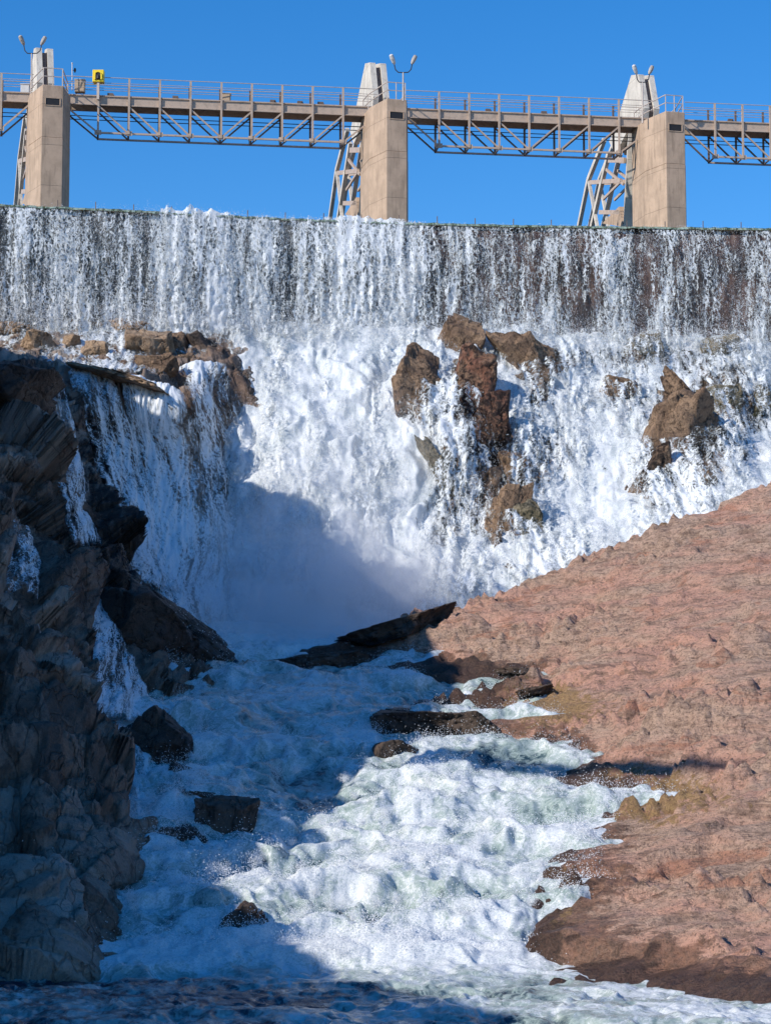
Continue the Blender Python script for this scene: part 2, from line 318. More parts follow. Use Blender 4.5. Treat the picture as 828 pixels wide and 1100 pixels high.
# water behind the dam
V = np.array([[(x, y+d, ZC-.02) for x, y in zip(wx, wy)] for d in (.5, 3, 10, 40, 120, 300)])
grid('reservoir_water', V, M['river'], dict(foam=np.full(V.shape[:2], .1), crest=np.zeros(V.shape[:2])), flip=True)['kind'] = 'structure'
# ------------------------------------------------------------------ dam curtains
def curtain(name, off, mat, seed, cov_add=0, thick=.18, bulge=1.0):
    nv = 110; u = xs; s = np.linspace(0, 1, nv)[:, None]
    X = np.repeat(cX[None], nv, 0); zb = P(u, base_py, cY-1.0)[:, 2]-2.2
    heavy = np.exp(-((u-205)/38)**2)*.9+np.exp(-((u-395)/60)**2)*.7+np.exp(-((u-40)/70)**2)*.2+.35*np.exp(-((u-290)/40)**2)
    drop = s**1.0; Z = ZC+.06-(ZC+.06-zb)[None]*drop
    Y = cY[None]+.5-off-bulge*(1-np.exp(-3.2*s))-.25*heavy[None]*np.sqrt(s)
    Y = Y+0*X
    tp = sstep(0, .05, s); Y = Y+(1-tp)*.9*off*0
    p = np.stack([X*1.0, Z*.10+seed*7, X*0+seed], -1); d = fbm(p*np.array([2.2, 2.2, 1]), 1, 5, .6); d2 = fbm(np.stack([X*1.6, Z*.9, X*0+seed+5], -1), 1, 4, .6)
    Y -= (d*thick*1.2+d2*thick*.9+fbm(np.stack([X*3.2, Z*1.8, X*0+seed+8], -1), 1, 3, .6)*thick*.9)*(.25+s)*(1+.6*heavy[None])
    lip = np.exp(-(s*nv/7)**2)*heavy[None]*np.maximum(0, fbm(np.stack([X*1.3, X*0, X*0+3+seed], -1), 1, 5, .6)+.15); Z = Z+lip*1.1
    Y = Y-lip*.2
    cov = .33+.26*np.clip(heavy, 0, 1)+np.interp(u, [0, 250, 430, 560, 700, 828], [.04, .10, .13, .08, .05, .05])+fbm(np.stack([u*.012, u*0+seed, u*0], -1), 1, 3)*.10
    cov = cov[None]+.08*(1-sstep(0, .12, s))-1.0*(1-sstep(.0, .035, s))*(1-np.clip(1.6*heavy, 0, 1))[None]+.35*sstep(.82, 1, s)+cov_add+0*X
    V = np.stack([X, Y, Z], -1)
    flow = np.stack([X, Z, X*0], -1)
    return tag(grid(name, V, mat, dict(cover=cov, flow=flow)), kind='structure')
curtain('waterfall', 0.05, M['curtain2'], 3, -.04, .12, .7)
curtain('waterfall', 0.25, M['curtain1'], 11, -.06, .18, 1.1)
# thin green glassy sheet over the lip
V = np.array([[(x, y+d, z) for x, y in zip(cX, cY)] for d, z in ((1.4, ZC), (.6, ZC+.03), (.3, ZC-.04), (.16, ZC-.12), (0.08, ZC-.22))]); V[1:, :, 2] += fbm(V[1:]*np.array([2, 1, .3]), 1, 4)*.08
def lip_mat():
    t = NT('lip_water'); p = t.pos(); a = t.noise(t.scale(p, (5, 1, 1)), 1, 4, .6)
    return t.done(Base_Color=t.mix(t.ramp(a, .4, .65), (.07, .10, .05), (.30, .38, .30)), Roughness=.15, Normal=t.bump(a, .6, .1), Alpha=t.ramp(a, .3, .5, .6, 1))
M['lip'] = lip_mat(); tag(grid('crest_water', V, M['lip']), kind='structure')
# ------------------------------------------------------------------ falls bed + falls water (surface below the dam)
fn = [(-150, 345, 127), (0, 345, 127.5), (200, 345, 129), (400, 352, 130), (600, 360, 131.5), (828, 365, 133), (950, 368, 134),
      (200, 400, 125.5), (300, 400, 126), (400, 400, 126), (500, 400, 126), (600, 400, 128), (700, 400, 129), (828, 400, 130), (950, 400, 131),
      (240, 480, 122), (320, 470, 120.5), (400, 480, 121), (480, 470, 120.5), (560, 470, 122.5), (650, 460, 124), (740, 460, 123), (828, 460, 125), (950, 460, 126),
      (240, 560, 118.5), (320, 560, 116), (400, 560, 116.5), (480, 560, 117), (560, 560, 116.5), (640, 540, 118), (720, 530, 117), (828, 510, 117.5), (950, 500, 118),
      (250, 640, 114), (340, 640, 112), (420, 630, 111.5), (480, 625, 111), (560, 610, 112), (640, 590, 112), (720, 560, 113.5), (828, 535, 112.5), (950, 520, 113),
      (260, 700, 107.5), (340, 700, 106.5), (420, 690, 106), (500, 670, 107), (600, 640, 109), (700, 610, 109.5), (828, 570, 110), (950, 560, 110),
      (250, 760, 103), (400, 760, 102), (550, 720, 104), (750, 680, 106), (950, 640, 107)]
fallsY = RBF([(a, b) for a, b, c in fn], [c for a, b, c in fn], 100)
def falls_sheet():
    pxs = np.arange(150, 935, 1.6); pys = np.concatenate([np.arange(345, 700, 1.3)])
    PX, PY = np.meshgrid(pxs, pys); Y = fallsY(PX, PY); 
    PYt = PY-8*0
    V = P(PX, PYt, Y); return PX, PY, V
PX, PY, V0 = falls_sheet(); N0 = gnormal(V0)
# bed of rock
B = V0-N0*(1.15+.8*np.exp(-((PX-340)/90)**2-((PY-500)/150)**2))[..., None]; fa, ed = facets(B*np.array([1, 1, .6]), .5, 2); _t = np.zeros(PX.shape)
for x, y, rx, ry, s_ in [(500, 420, 24, 62, 1), (540, 545, 30, 60, .9), (449, 430, 18, 34, .8), (482, 510, 12, 50, .8), (580, 400, 20, 40, .9), (725, 480, 34, 52, 1), (700, 530, 24, 34, .8), (775, 435, 22, 28, .8), (664, 420, 18, 18, .7), (690, 376, 60, 12, .7), (215, 450, 20, 60, .8)]: _t = np.maximum(_t, s_*np.exp(-(((PX-x-(PY-y)*.15)/rx)**2+((PY-y)/ry)**2)**1.3))
fb, eb = facets(B*np.array([1, 1, .6]), 1.0, 12, 1.4); B = B+N0*(fa*.6+fb*.3+fbm(B, .35, 4)*.7+1.45*_t*(.8+.5*fbm(B, .6, 3)))[..., None]
tag(grid('falls_rock_bed', B, M['bed'], dict(wet=np.full(PX.shape, .4))), kind='structure')
# thin-water spots: (px, py, rx, ry, strength) seen where rock shows through
thin = [(505, 440, 26, 60, .30), (449, 430, 22, 36, .34), (480, 500, 16, 50, .26), (555, 490, 34, 40, .18), (600, 485, 40, 34, .16), (550, 560, 34, 55, .26), (700, 530, 30, 42, .26), (580, 400, 24, 40, .2),
        (665, 418, 28, 24, .22), (735, 465, 48, 60, .28), (775, 435, 34, 36, .3), (755, 520, 26, 26, .2), (800, 400, 50, 22, .12), (690, 380, 90, 16, .26), (820, 435, 16, 26, .24), (610, 385, 22, 20, .14),
        (215, 470, 26, 70, .36), (235, 540, 22, 60, .24), (210, 410, 24, 40, .3), (470, 580, 24, 40, .16), (620, 440, 50, 30, .08), (790, 490, 40, 30, .16), (520, 530, 60, 40, .1), (380, 500, 40, 40, .05)]
cov = np.full(PX.shape, .68); thm = np.zeros(PX.shape)
for x, y, rx, ry, s_ in thin: thm += s_*3*np.exp(-((PX-x)/rx)**2-((PY-y)/ry)**2)
thm = np.clip(thm, 0, 1)*(PX > 400)
for x, y, rx, ry, s_ in thin: cov -= s_*1.0*np.exp(-((PX-x)/rx)**2-((PY-y)/ry)**2)
cov += .3*np.exp(-((PX-340)/95)**2-((PY-500)/150)**2)
cov += .35*sstep(40, 10, PY-(645-(PX-430)*.28+0))*0
chute = np.exp(-((PY-(640-(PX-450)*.275))/30)**2)*(PX > 420); cov += .55*chute; cov += .07*sstep(520, 600, PX)
_bp = np.interp(PX, xs, base_py); cov -= 1.2*sstep(_bp-6, _bp-18, PY+fbm(np.stack([PX*.05, PY*.1, PX*0], -1), 1, 4)*12)
flow = np.stack([V0[..., 0]+.35*(V0[..., 2])*0, -np.linalg.norm(np.cumsum(np.gradient(V0, axis=0), axis=0)[..., 1:], axis=-1), PX*0], -1)
Vw = V0+np.stack([fbm(V0+3, .28, 3)*3.2, V0[..., 0]*0, fbm(V0+60, .28, 3)*3.2], -1); Vw[..., 0] += .25*V0[..., 2]*sstep(440, 520, PX)-.12*V0[..., 2]
big = fbm(Vw*np.array([1, .6, .5]), .38, 4, .55, 2); med = fbm(Vw*np.array([1, .7, .55]), 1.0, 5, .66); stv = fbm(np.stack([Vw[..., 0]*1.1, Vw[..., 2]*.2, V0[..., 1]*.2], -1), 1, 5, .65)
amp = .45+.55*np.exp(-((PX-350)/110)**2)
D = big*.95*amp+med*.20*amp+stv*.42+fbm(np.stack([V0[..., 0]*2.6, V0[..., 2]*1.2, V0[..., 1]*.8], -1), 1, 4, .65)*.12
topfade = sstep(345, 362, PY)
for _ in range(3): D[1:-1, 1:-1] = (D[1:-1, 1:-1]*2+D[:-2, 1:-1]+D[2:, 1:-1]+D[1:-1, :-2]+D[1:-1, 2:])/6
D = D*(.3+.7*topfade)
cov += .3*(1-sstep(352, 375, PY))
W = V0+N0*(D-.1)[..., None]
W[..., 2] += .5*np.exp(-((PY-356)/7)**2)*fbm(np.stack([PX*.03, PX*0, PX*0], -1), 1, 4)
tag(grid('cascade_water', W, M['falls'], dict(cover=cov, flow=flow)), kind='structure')
# second, finer veil of water a little in front
W2 = V0+N0*(.25+.75*thm+big*.7*amp+fbm(V0*np.array([1.5, .6, .6])+9, 1.3, 5, .6)*.5)[..., None]
tag(grid('cascade_water', W2[::1, ::1], M['strand'], dict(cover=.38+.35*(cov-.68)+.20*thm, flow=np.stack([V0[..., 0]*.9, flow[..., 1]*1.1, PX*0], -1))), kind='structure')
# ------------------------------------------------------------------ left cliff
ln = [(60, 960, 61.6), (20, 960, 60.5), (30, 860, 68.5), (60, 870, 68.8), (-260, 340, 125), (-260, 420, 112), (-260, 600, 88), (-260, 800, 70), (-260, 1000, 57), (-260, 1130, 49),
      (0, 340, 129), (100, 343, 130), (200, 346, 130), (280, 350, 131), (0, 375, 124), (0, 392, 117), (60, 385, 121.5), (100, 393, 121), (150, 395, 121.5), (60, 400, 118.5), (110, 407, 118.5), (190, 405, 122.5), (190, 428, 118.5), (150, 415, 118.3), (235, 380, 126), (235, 430, 123),
      (0, 450, 109), (50, 460, 112), (0, 520, 101), (50, 530, 105), (0, 600, 92), (60, 620, 96), (0, 700, 82), (60, 720, 84), (0, 800, 74.5), (60, 820, 75), (0, 900, 65.5), (60, 920, 64.6), (0, 1000, 58.8), (40, 1020, 57.6), (0, 1060, 55.5), (0, 1130, 50),
      (90, 480, 115), (100, 560, 110), (110, 640, 102), (120, 700, 94), (100, 760, 84.5), (100, 860, 72), (125, 900, 68.3), (140, 925, 67.0), (80, 1030, 58.2), (80, 980, 61),
      (150, 460, 117.5), (150, 540, 115.5), (160, 620, 111), (170, 690, 102), (170, 760, 92), (190, 800, 87), (190, 840, 84), (180, 900, 75), (160, 960, 69), (140, 1060, 66),
      (200, 460, 119), (205, 560, 116.5), (220, 650, 112), (225, 700, 106), (240, 760, 98), (260, 820, 94), (260, 900, 88), (260, 1000, 82), (260, 1100, 76),
      (250, 480, 123), (260, 580, 119), (270, 660, 115), (300, 720, 107), (330, 780, 102)]
cliffY = RBF([(a, b) for a, b, c in ln], [c for a, b, c in ln], 100, .002)
PX, PY = np.meshgrid(np.arange(-260, 300, 1.5), np.arange(343, 1130, 1.5)); Y = cliffY(PX, PY); V0c = P(PX, PY, Y); Nc = gnormal(V0c)
sh = V0c.copy(); sh[..., 0] += .35*V0c[..., 2]; sh = sh*np.array([1.0, .7, .5])   # steep strata leaning to the right
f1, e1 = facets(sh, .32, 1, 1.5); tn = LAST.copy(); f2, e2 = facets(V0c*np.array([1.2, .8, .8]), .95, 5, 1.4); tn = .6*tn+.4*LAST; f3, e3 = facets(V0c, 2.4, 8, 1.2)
steep = sstep(395, 440, PY)*.8+.2
f0, e0 = facets(sh*np.array([.8, 1, .8]), .2, 21, 1.6)
D = (f0*1.15*steep+f1*1.3*steep+f2*.34+f3*.12+fbm(V0c, 1.2, 4)*.04-.3*np.exp(-(e1/.05)**2)-.10*np.exp(-(e2/.06)**2)+.25)*(.25+.75*sstep(343, 420, PY))
STR = [([(128, 408), (140, 470), (150, 550), (165, 640), (185, 700)], [(192, 428), (212, 490), (232, 560), (245, 630), (262, 700)]),
       ([(72, 404), (88, 470), (110, 540), (128, 600), (140, 640)], [(122, 410), (146, 480), (168, 550), (188, 620), (204, 660)]),
       ([(36, 415), (50, 470), (62, 540), (75, 600)], [(66, 415), (76, 470), (92, 540), (105, 600)]),
       ([(80, 640), (95, 690), (95, 740), (90, 790)], [(100, 645), (128, 700), (153, 750), (178, 790)]),
       ([(95, 785), (110, 810), (125, 850), (130, 900)], [(165, 790), (190, 815), (215, 850), (240, 900)]),
       ([(0, 560), (5, 600), (0, 650)], [(24, 570), (38, 610), (34, 660)]),
       ([(190, 400), (200, 450), (215, 540), (235, 640)], [(240, 395), (260, 450), (270, 540), (290, 640)])]
ms = np.zeros(PX.shape)
for lf, rt in STR:
    lf = np.array(lf, float); rt = np.array(rt, float)
    xl = np.interp(PY, lf[:, 1], lf[:, 0]); xr = np.interp(PY, rt[:, 1], rt[:, 0]); ms = np.maximum(ms, sstep(-9, 4, PX-xl)*sstep(-9, 4, xr-PX)*sstep(-6, 4, PY-lf[0, 1])*sstep(-6, 4, rt[-1, 1]-PY))
D = D*(1-.7*ms)-.35*ms; D = D*(1-.55*sstep(860, 960, PY))
Vc = V0c+Nc*D[..., None]
wet = .15+.5*np.exp(-((PX-110)/50)**2)*sstep(420, 460, PY)*(1-sstep(640, 700, PY))+.8*sstep(950, 1040, PY)*0
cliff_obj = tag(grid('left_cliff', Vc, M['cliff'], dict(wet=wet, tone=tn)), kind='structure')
def cliffP(px, py, off):   # point in front of the displaced cliff
    i = np.clip((np.asarray(py)-343)/1.5, 0, PYn-1).astype(int); j = np.clip((np.asarray(px)+260)/1.5, 0, PXn-1).astype(int)
    return Vc[i, j], Nc[i, j]
PYn, PXn = PX.shape
# ledge rock colour sheet: the flat sunlit top between the dam foot and the cliff edge
def strand(left, right, nv, nu, off, cover, mat='strand', name='side_waterfall', bul=.3, seed=0):
    s = np.linspace(0, 1, nv); u = np.linspace(0, 1, nu)
    lp = np.array(left, float); rp = np.array(right, float); tl = np.linspace(0, 1, len(lp)); tr = np.linspace(0, 1, len(rp))
    lx = np.interp(s, tl, lp[:, 0]); ly = np.interp(s, tl, lp[:, 1]); rx = np.interp(s, tr, rp[:, 0]); ry = np.interp(s, tr, rp[:, 1])
    X = lx[:, None]*(1-u)+rx[:, None]*u; Yp = ly[:, None]*(1-u)+ry[:, None]*u
    base = P(X, Yp, cliffY(X, Yp)); N = gnormal(base)
    cnt = np.sin(np.pi*u)[None]**.5
    d = off+bul*cnt+fbm(np.stack([base[..., 0]*1.5, base[..., 2]*.25, base[..., 1]*.2+seed], -1), 1, 5, .6)*.45
    V = base+N*np.asarray(d)[..., None]
    ln_ = np.linalg.norm(np.gradient(base, axis=0), axis=-1).cumsum(0)
    cv = cover+.25*(cnt-1)+0*X+(.2 if ly[0] < 420 else -.9)*(1-sstep(0, .10, s))[:, None]-.5*sstep(.9, 1, s)[:, None]
    return tag(grid(name, V, M[mat], dict(cover=cv, flow=np.stack([u[None]*np.linalg.norm(base[:, -1:]-base[:, :1], axis=-1)+seed*3, -ln_, X*0], -1))), kind='structure')
for (lf, rt), (nv_, nu_, cv_) in zip(STR, ((200, 90, .80), (180, 70, .76), (140, 40, .66), (140, 50, .76), (120, 80, .90), (80, 30, .56), (160, 60, .66))):
    strand(lf, rt, nv_, nu_, .28, cv_, bul=.35, seed=nv_/40+cv_*7)
strand([(0, 352), (0, 366), (0, 392)], [(245, 358), (240, 372), (175, 412)], 50, 160, .2, .68, bul=.1, seed=9)
# ------------------------------------------------------------------ river heightfield
rn = [(600, 1040), (590, 960), (640, 880), (560, 800)]
def river_base(x, y):
    z = np.where(y > 57, (y-57)*.23, 0.0); z = z-.35*np.exp(-((y-58)/2.0)**2)*0
    step = .45*sstep(59.5, 61.5, y)-.45*sstep(57, 66, y)+.6*sstep(84, 86, y)-.6*sstep(80, 90, y)+.5*sstep(93, 95, y)-.5*sstep(89, 98, y)+.5*sstep(71, 72.5, y)-.5*sstep(68, 77, y)
    return z+step
ys = [26.0]
while ys[-1] < 108: ys.append(ys[-1]+max(.05, .085*(ys[-1]/60)))
ys = np.array(ys); us = np.linspace(-80, 960, 640); X = (us[None]-CX)/F*ys[:, None]*1.02; Yg = np.repeat(ys[:, None], len(us), 1); Zb = river_base(X, Yg)
pp = np.stack([X, Yg, Zb*0], -1)
warp = np.stack([fbm(pp+5, .5, 3), fbm(pp+40, .5, 3), X*0], -1)
rap = sstep(55, 60, Yg)*(1-.3*sstep(98, 106, Yg)); near = 1-rap
w1 = fbm((pp+warp*2.2)*np.array([.7, 1, 1]), .30, 3, .5); w2 = fbm((pp+warp*2.5)*np.array([.9, .75, 1]), .62, 4, .55, 1); w3 = fbm((pp+warp*2.0)*np.array([1.2, .7, 1]), 2.0, 5, .62)
Hh = rap*(w1*1.15+fbm((pp+warp*3)*np.array([.55, .9, 1]), .33, 3, .5, 1)*.40+w2*.17+w3*.14+fbm((pp+warp)*np.array([1, .8, 1]), 5.5, 3, .6, 1)*.035)+near*(w1*.40+w2*.20+w3*.12)
holes = fbm(pp*np.array([.5, 1, 1]), .3, 2)
for _ in range(2): Hh[1:-1, 1:-1] = (Hh[1:-1, 1:-1]*2+Hh[:-2, 1:-1]+Hh[2:, 1:-1]+Hh[1:-1, :-2]+Hh[1:-1, 2:])/6
Z = Zb+Hh
upx, upy = proj(np.stack([X, Yg, Zb], -1))
foam = .51+.0*X
foam -= .16*np.exp(-((upx-200)/200)**2)*0
foam += .05*np.exp(-((upx-450)/130)**2-((upy-930)/110)**2)
foam += -.11*sstep(1045, 1062, upy)-.16*sstep(1045, 1060, upy)*sstep(420, 250, upx)+.16*sstep(1045, 1055, upy)*sstep(560, 640, upx)
foam += -.07*sstep(860, 780, upy)
foam += .16*np.exp(-((upy-1035)/14)**2)
foam += -.20*np.exp(-((upx-520)/90)**2-((upy-825)/18)**2)-.12*np.exp(-((upx-440)/60)**2-((upy-960)/20)**2)
foam += .25*sstep(715, 690, upy)
foam += holes*.30+fbm(pp*np.array([.8, 1, 1])+30, .9, 3)*.16
Vr = np.stack([X, Yg, Z], -1)
crestv = np.clip(Hh*.9, -1, 1)
river = tag(grid('river_water', Vr, M['river'], dict(foam=foam, crest=crestv), flip=True), kind='structure')
# ------------------------------------------------------------------ right bank heightfield
bn = [(580, 1045, 57), (600, 1000, 60), (585, 960, 63.4), (640, 900, 69.3), (690, 850, 74.5), (640, 820, 79), (560, 800, 82.8), (500, 790, 84.5), (540, 755, 90.2), (560, 725, 95.3), (480, 722, 97),
      (380, 722, 98), (300, 722, 99), (380, 700, 101), (470, 668, 103.5), (540, 648, 105), (620, 615, 107), (720, 575, 109), (828, 535, 111), (940, 500, 113),
      (470, 700, 99), (560, 690, 97), (620, 660, 99.5), (700, 640, 98), (828, 600, 98), (940, 560, 100),
      (640, 720, 90), (720, 700, 90), (828, 680, 87), (620, 770, 85), (700, 790, 77), (828, 760, 77.5), (940, 700, 84), (940, 800, 72),
      (760, 850, 71.5), (828, 850, 68.5), (720, 930, 64), (828, 930, 61.5), (680, 1000, 58.5), (760, 1010, 56.5), (828, 1000, 56), (828, 1060, 51.5), (700, 1060, 54.5), (940, 950, 58), (940, 1085, 48.0), (1050, 1000, 54), (1050, 800, 70), (1050, 600, 95)]
wp = np.array([P(a, b, c) for a, b, c in bn])
ex = []
for a, b, c in [(300, 722, 99), (380, 700, 101), (470, 668, 103.5), (540, 648, 105), (620, 615, 107), (720, 575, 109), (828, 535, 111), (940, 500, 113)]:
    q = P(a, b, c); ex.append(q+np.array([-1.5, 4, -1.6])); ex.append(q+np.array([-2.5, 9, -5]))
for a, b, c in [(560, 1080, 52), (480, 1000, 60), (500, 900, 68), (560, 860, 73), (430, 810, 82), (360, 790, 86), (400, 750, 92), (300, 760, 92), (240, 730, 98), (600, 1110, 46), (828, 1110, 45.5), (700, 1078, 49.5), (828, 1096, 47), (940, 1108, 46)]:
    q = P(a, b, c); q[2] = river_base(q[0], q[1])-1.6; ex.append(q)
ex = np.array(ex); allp = np.r_[wp, ex]
bankZ = RBF(allp[:, :2], allp[:, 2], 20, .001)
gx = np.arange(-9, 46, .13); gy = np.arange(40, 122, .16); GX, GY = np.meshgrid(gx, gy); GZ = bankZ(GX, GY)
V = np.stack([GX, GY, GZ], -1); S = V.copy(); S[..., 2] = GZ*1.5; S = S*np.array([.5, 1.2, 1.0]); S[..., 1] += V[..., 0]*.15
f1, e1 = facets(S, .35, 3, 1.0); f2, e2 = facets(S, 1.1, 4, 1.1); f3, e3 = facets(V, 3.0, 6, 1.0)
rough = .10+1.7*sstep(-.05, .3, fbm(V*np.array([.35, 1.1, 1]), .25, 4))
riv = river_base(GX, GY); above = GZ-riv
_d = (f1*.58+f2*.18*rough+f3*.34*rough+facets(V, 6.0, 9, 1.2)[0]*.10*rough+fbm(V*np.array([.28, 1.2, 1]), .8, 4, .6, 1)*.42+fbm(V, .3, 3)*.35+fbm(V*np.array([.7, 1, 1]), 1.5, 5, .7, 1)*.20*rough-.16*np.exp(-(e2/.06)**2)*rough)*.9
for _ in range(1): _d[1:-1, 1:-1] = (_d[1:-1, 1:-1]*2+_d[:-2, 1:-1]+_d[2:, 1:-1]+_d[1:-1, :-2]+_d[1:-1, 2:])/6
_d += fbm(V, 3.2, 3, .6, 1)*.05*rough; V[..., 2] += _d
bpx, bpy_ = proj(V)
wetb = sstep(.8, -.1, above)*1.15+.5*np.exp(-((bpx-400)/90)**2-((bpy_-705)/22)**2)+.35*np.exp(-((bpx-660)/70)**2-((bpy_-960)/70)**2)
wetb += .45*np.exp(-((bpx-460)/60)**2-((bpy_-770)/25)**2)
_w = fbm(V*np.array([.6, 1.2, 0]), .6, 3)*50; och = 1.15*np.exp(-((bpx-590+_w)/60)**2-((bpy_-758)/26)**2)+1.05*np.exp(-((bpx-705+_w)/85)**2-((bpy_-858+_w*.6)/30)**2)+.7*np.exp(-((bpx-600)/22)**2-((bpy_-960)/50)**2)
# faces far below the water are never seen
tag(grid('right_rock_bank', V, M['bank'], dict(wet=wetb, ochre=och), flip=True, keep=(V[..., 2] > riv-3) & ~((GY > 108+.32*(GX-0)+6) & (GX < 30))), kind='structure')
# ------------------------------------------------------------------ shade-casting canyon side, left of the frame
SA, SE = R(35), R(32)
def ridge():
    shade = [(250, 478, 122), (330, 540, 117), (420, 590, 113.5), (480, 640, 109.5), (490, 705, 97), (530, 775, 88), (430, 850, 77), (385, 900, 72), (345, 960, 66), (325, 1010, 59.5), (540, 1075, 50)]
    X0f = lambda y: -22-np.interp(y, [0, 95, 108, 128], [0, 0, 4.0, 5.0]); pts = []
    for a_, b_, c_ in shade:
        q = P(a_, b_, c_); xc = -22.
        for _ in range(6): t = (q[0]-xc)/math.cos(SA); yc_ = q[1]-t*math.sin(SA); xc = X0f(yc_)
        pts.append((yc_, q[2]+t*math.tan(SE)))
    tip = []
    for a_, b_, c_ in [(500, 838, 79.5), (545, 829, 79), (600, 818, 77.5), (650, 806, 75.5), (705, 797, 73.5), (765, 785, 71.5)]:
        q = P(a_, b_, c_); t = (q[0]+22)/math.cos(SA); tip.append((-22, q[1]-t*math.sin(SA), q[2]+t*math.tan(SE)))
    m = MB(); m.tube(tip, [1.3, .75, .55, .42, .28, .08], 10); tag(m.build('shadow_spire', M['cliff']), kind='structure'); print('tip', np.round(tip, 1).tolist())  # unseen spire added off-frame, shaped back from the finger shadow it casts
    pts = sorted(pts); print('ridge', [(round(a, 1), round(b, 1)) for a, b in pts])
    yy = np.array([0, pts[0][0]-4]+[p_[0] for p_ in pts]+[pts[-1][0]+2.5, 116, 126]); zz = np.array([17, 19]+[p_[1] for p_ in pts]+[35.5, 33.0, 32.5])
    y = np.arange(0, 128, .45); top = np.interp(y, yy, zz)
    prof = np.array([(4.5, -.02), (3.4, .22), (2.4, .5), (1.3, .78), (.3, .97), (-.6, 1.0), (-6, 1.03), (-14, 1.0), (-26, .9), (-50, .5), (-60, .0)])
    tt = np.linspace(0, len(prof)-1, 120); pr = np.stack([np.interp(tt, np.arange(len(prof)), prof[:, 0]), np.interp(tt, np.arange(len(prof)), prof[:, 1])], 1)
    X0 = X0f(y)
    V = np.stack([X0[:, None]+pr[None, :, 0], y[:, None]+0*pr[None, :, 0], -3+(top[:, None]+3)*pr[None, :, 1]], -1)
    f1, _ = facets(V*np.array([1, 1, .6]), .3, 1, 1.4); f2, _ = facets(V, 1.0, 2, 1.3)
    w = sstep(0, 20, tt)[None]
    V[..., 0] += (f1*1.1+f2*.35)*1-.8; V[..., 2] += (f1*.35+f2*.25)*w
    tag(grid('canyon_side', V, M['cliff'], dict(wet=np.zeros(V.shape[:2])), flip=False), kind='structure')
ridge()
# ground reaching the horizon
def ground():
    m = MB()
    g = NT('desert_ground'); p = g.pos(); g.done(Base_Color=g.mix(g.noise(p, .05, 5), (.30, .20, .14), (.2, .14, .1)), Roughness=.95)
    xs_ = np.array([-3000, -600, -90, -60, -45, 60, 90, 600, 3000.]); ys_ = np.array([-3000, -500, -60, 0, 24, 128, 400, 3000.])
    return g.m, xs_, ys_
gm, gx_, gy_ = ground(); GXX, GYY = np.meshgrid(gx_, gy_); tag(grid('ground', np.stack([GXX, GYY, GXX*0-3.0], -1), gm, flip=True), kind='structure')
V = np.array([[(x, y, -.03) for x in np.linspace(-60, 60, 60)] for y in np.linspace(-40, 27, 40)]); tag(grid('pool_water', V, M['river'], dict(foam=np.full(V.shape[:2], .3), crest=np.zeros(V.shape[:2])), flip=True), kind='structure')
# ------------------------------------------------------------------ rocks
def ico(n):
    import bmesh
    bm = bmesh.new(); bmesh.ops.create_icosphere(bm, subdivisions=n, radius=1); v = np.array([q.co[:] for q in bm.verts]); f = np.array([[q.index for q in g.verts] for g in bm.faces]); bm.free(); return v, f
ICO5 = ico(6)
def rock(px, py, Y, w, h, depth, tilt, mat, label, name='rock', seed=0, sq=.6, fac=.28, cat='rock', wet=.3, fs=1.0, yaw=0, group=None):
    v, f = ICO5; v = v.copy(); sc_ = Y/F; a, b = w/2*sc_, h/2*sc_
    rg = np.random.default_rng(900+seed); pn = rg.normal(size=(18, 3)); pn /= np.linalg.norm(pn, axis=1)[:, None]; ph = rg.uniform(.62, .95, 18); dd = v@pn.T; rp = np.min(np.where(dd > .05, ph/np.maximum(dd, .05), 9), axis=1); rp = np.minimum(rp, 1.25)
    nrm = np.sign(v)*np.abs(v)**sq; d = np.array([a, depth/2, b]); q = nrm/np.maximum(1e-6, (np.abs(nrm)**2.4).sum(1)**(1/2.4))[:, None]
    base = q*d; sz = min(a, b, depth/2)
    f1, e1 = facets(base/sz+seed*3.1, .62*fs, seed, 1.5); f2, e2 = facets(base/sz+seed, 1.7*fs, seed+3, 1.3); n = fbm(base/sz+seed, 1.2, 4)
    r = 1.12*rp*(1+fac*.45*f1+fac*.16*f2+.04*n)+.02*fbm(base/sz, 8, 3)-.04*np.exp(-(e2/.05)**2)
    base = base*r[:, None]; c, s = math.cos(tilt), math.sin(tilt)
    x = base[:, 0]*c+base[:, 2]*s; z = -base[:, 0]*s+base[:, 2]*c; cy, sy = math.cos(yaw), math.sin(yaw)
    V = np.stack([x*cy-base[:, 1]*sy, x*sy+base[:, 1]*cy, z], 1); C = P(px, py, Y)
    o = raw_mesh(name, V, f, M[mat], attrs=dict(wet=wet+.5*sstep(0, -1, V[:, 2]/max(b, .1)))); o.location = C
    return tag(o, label, cat, group)
def fy(px, py, d=0): return float(fallsY(px, py))-d
G = 'rocks showing through the falls'
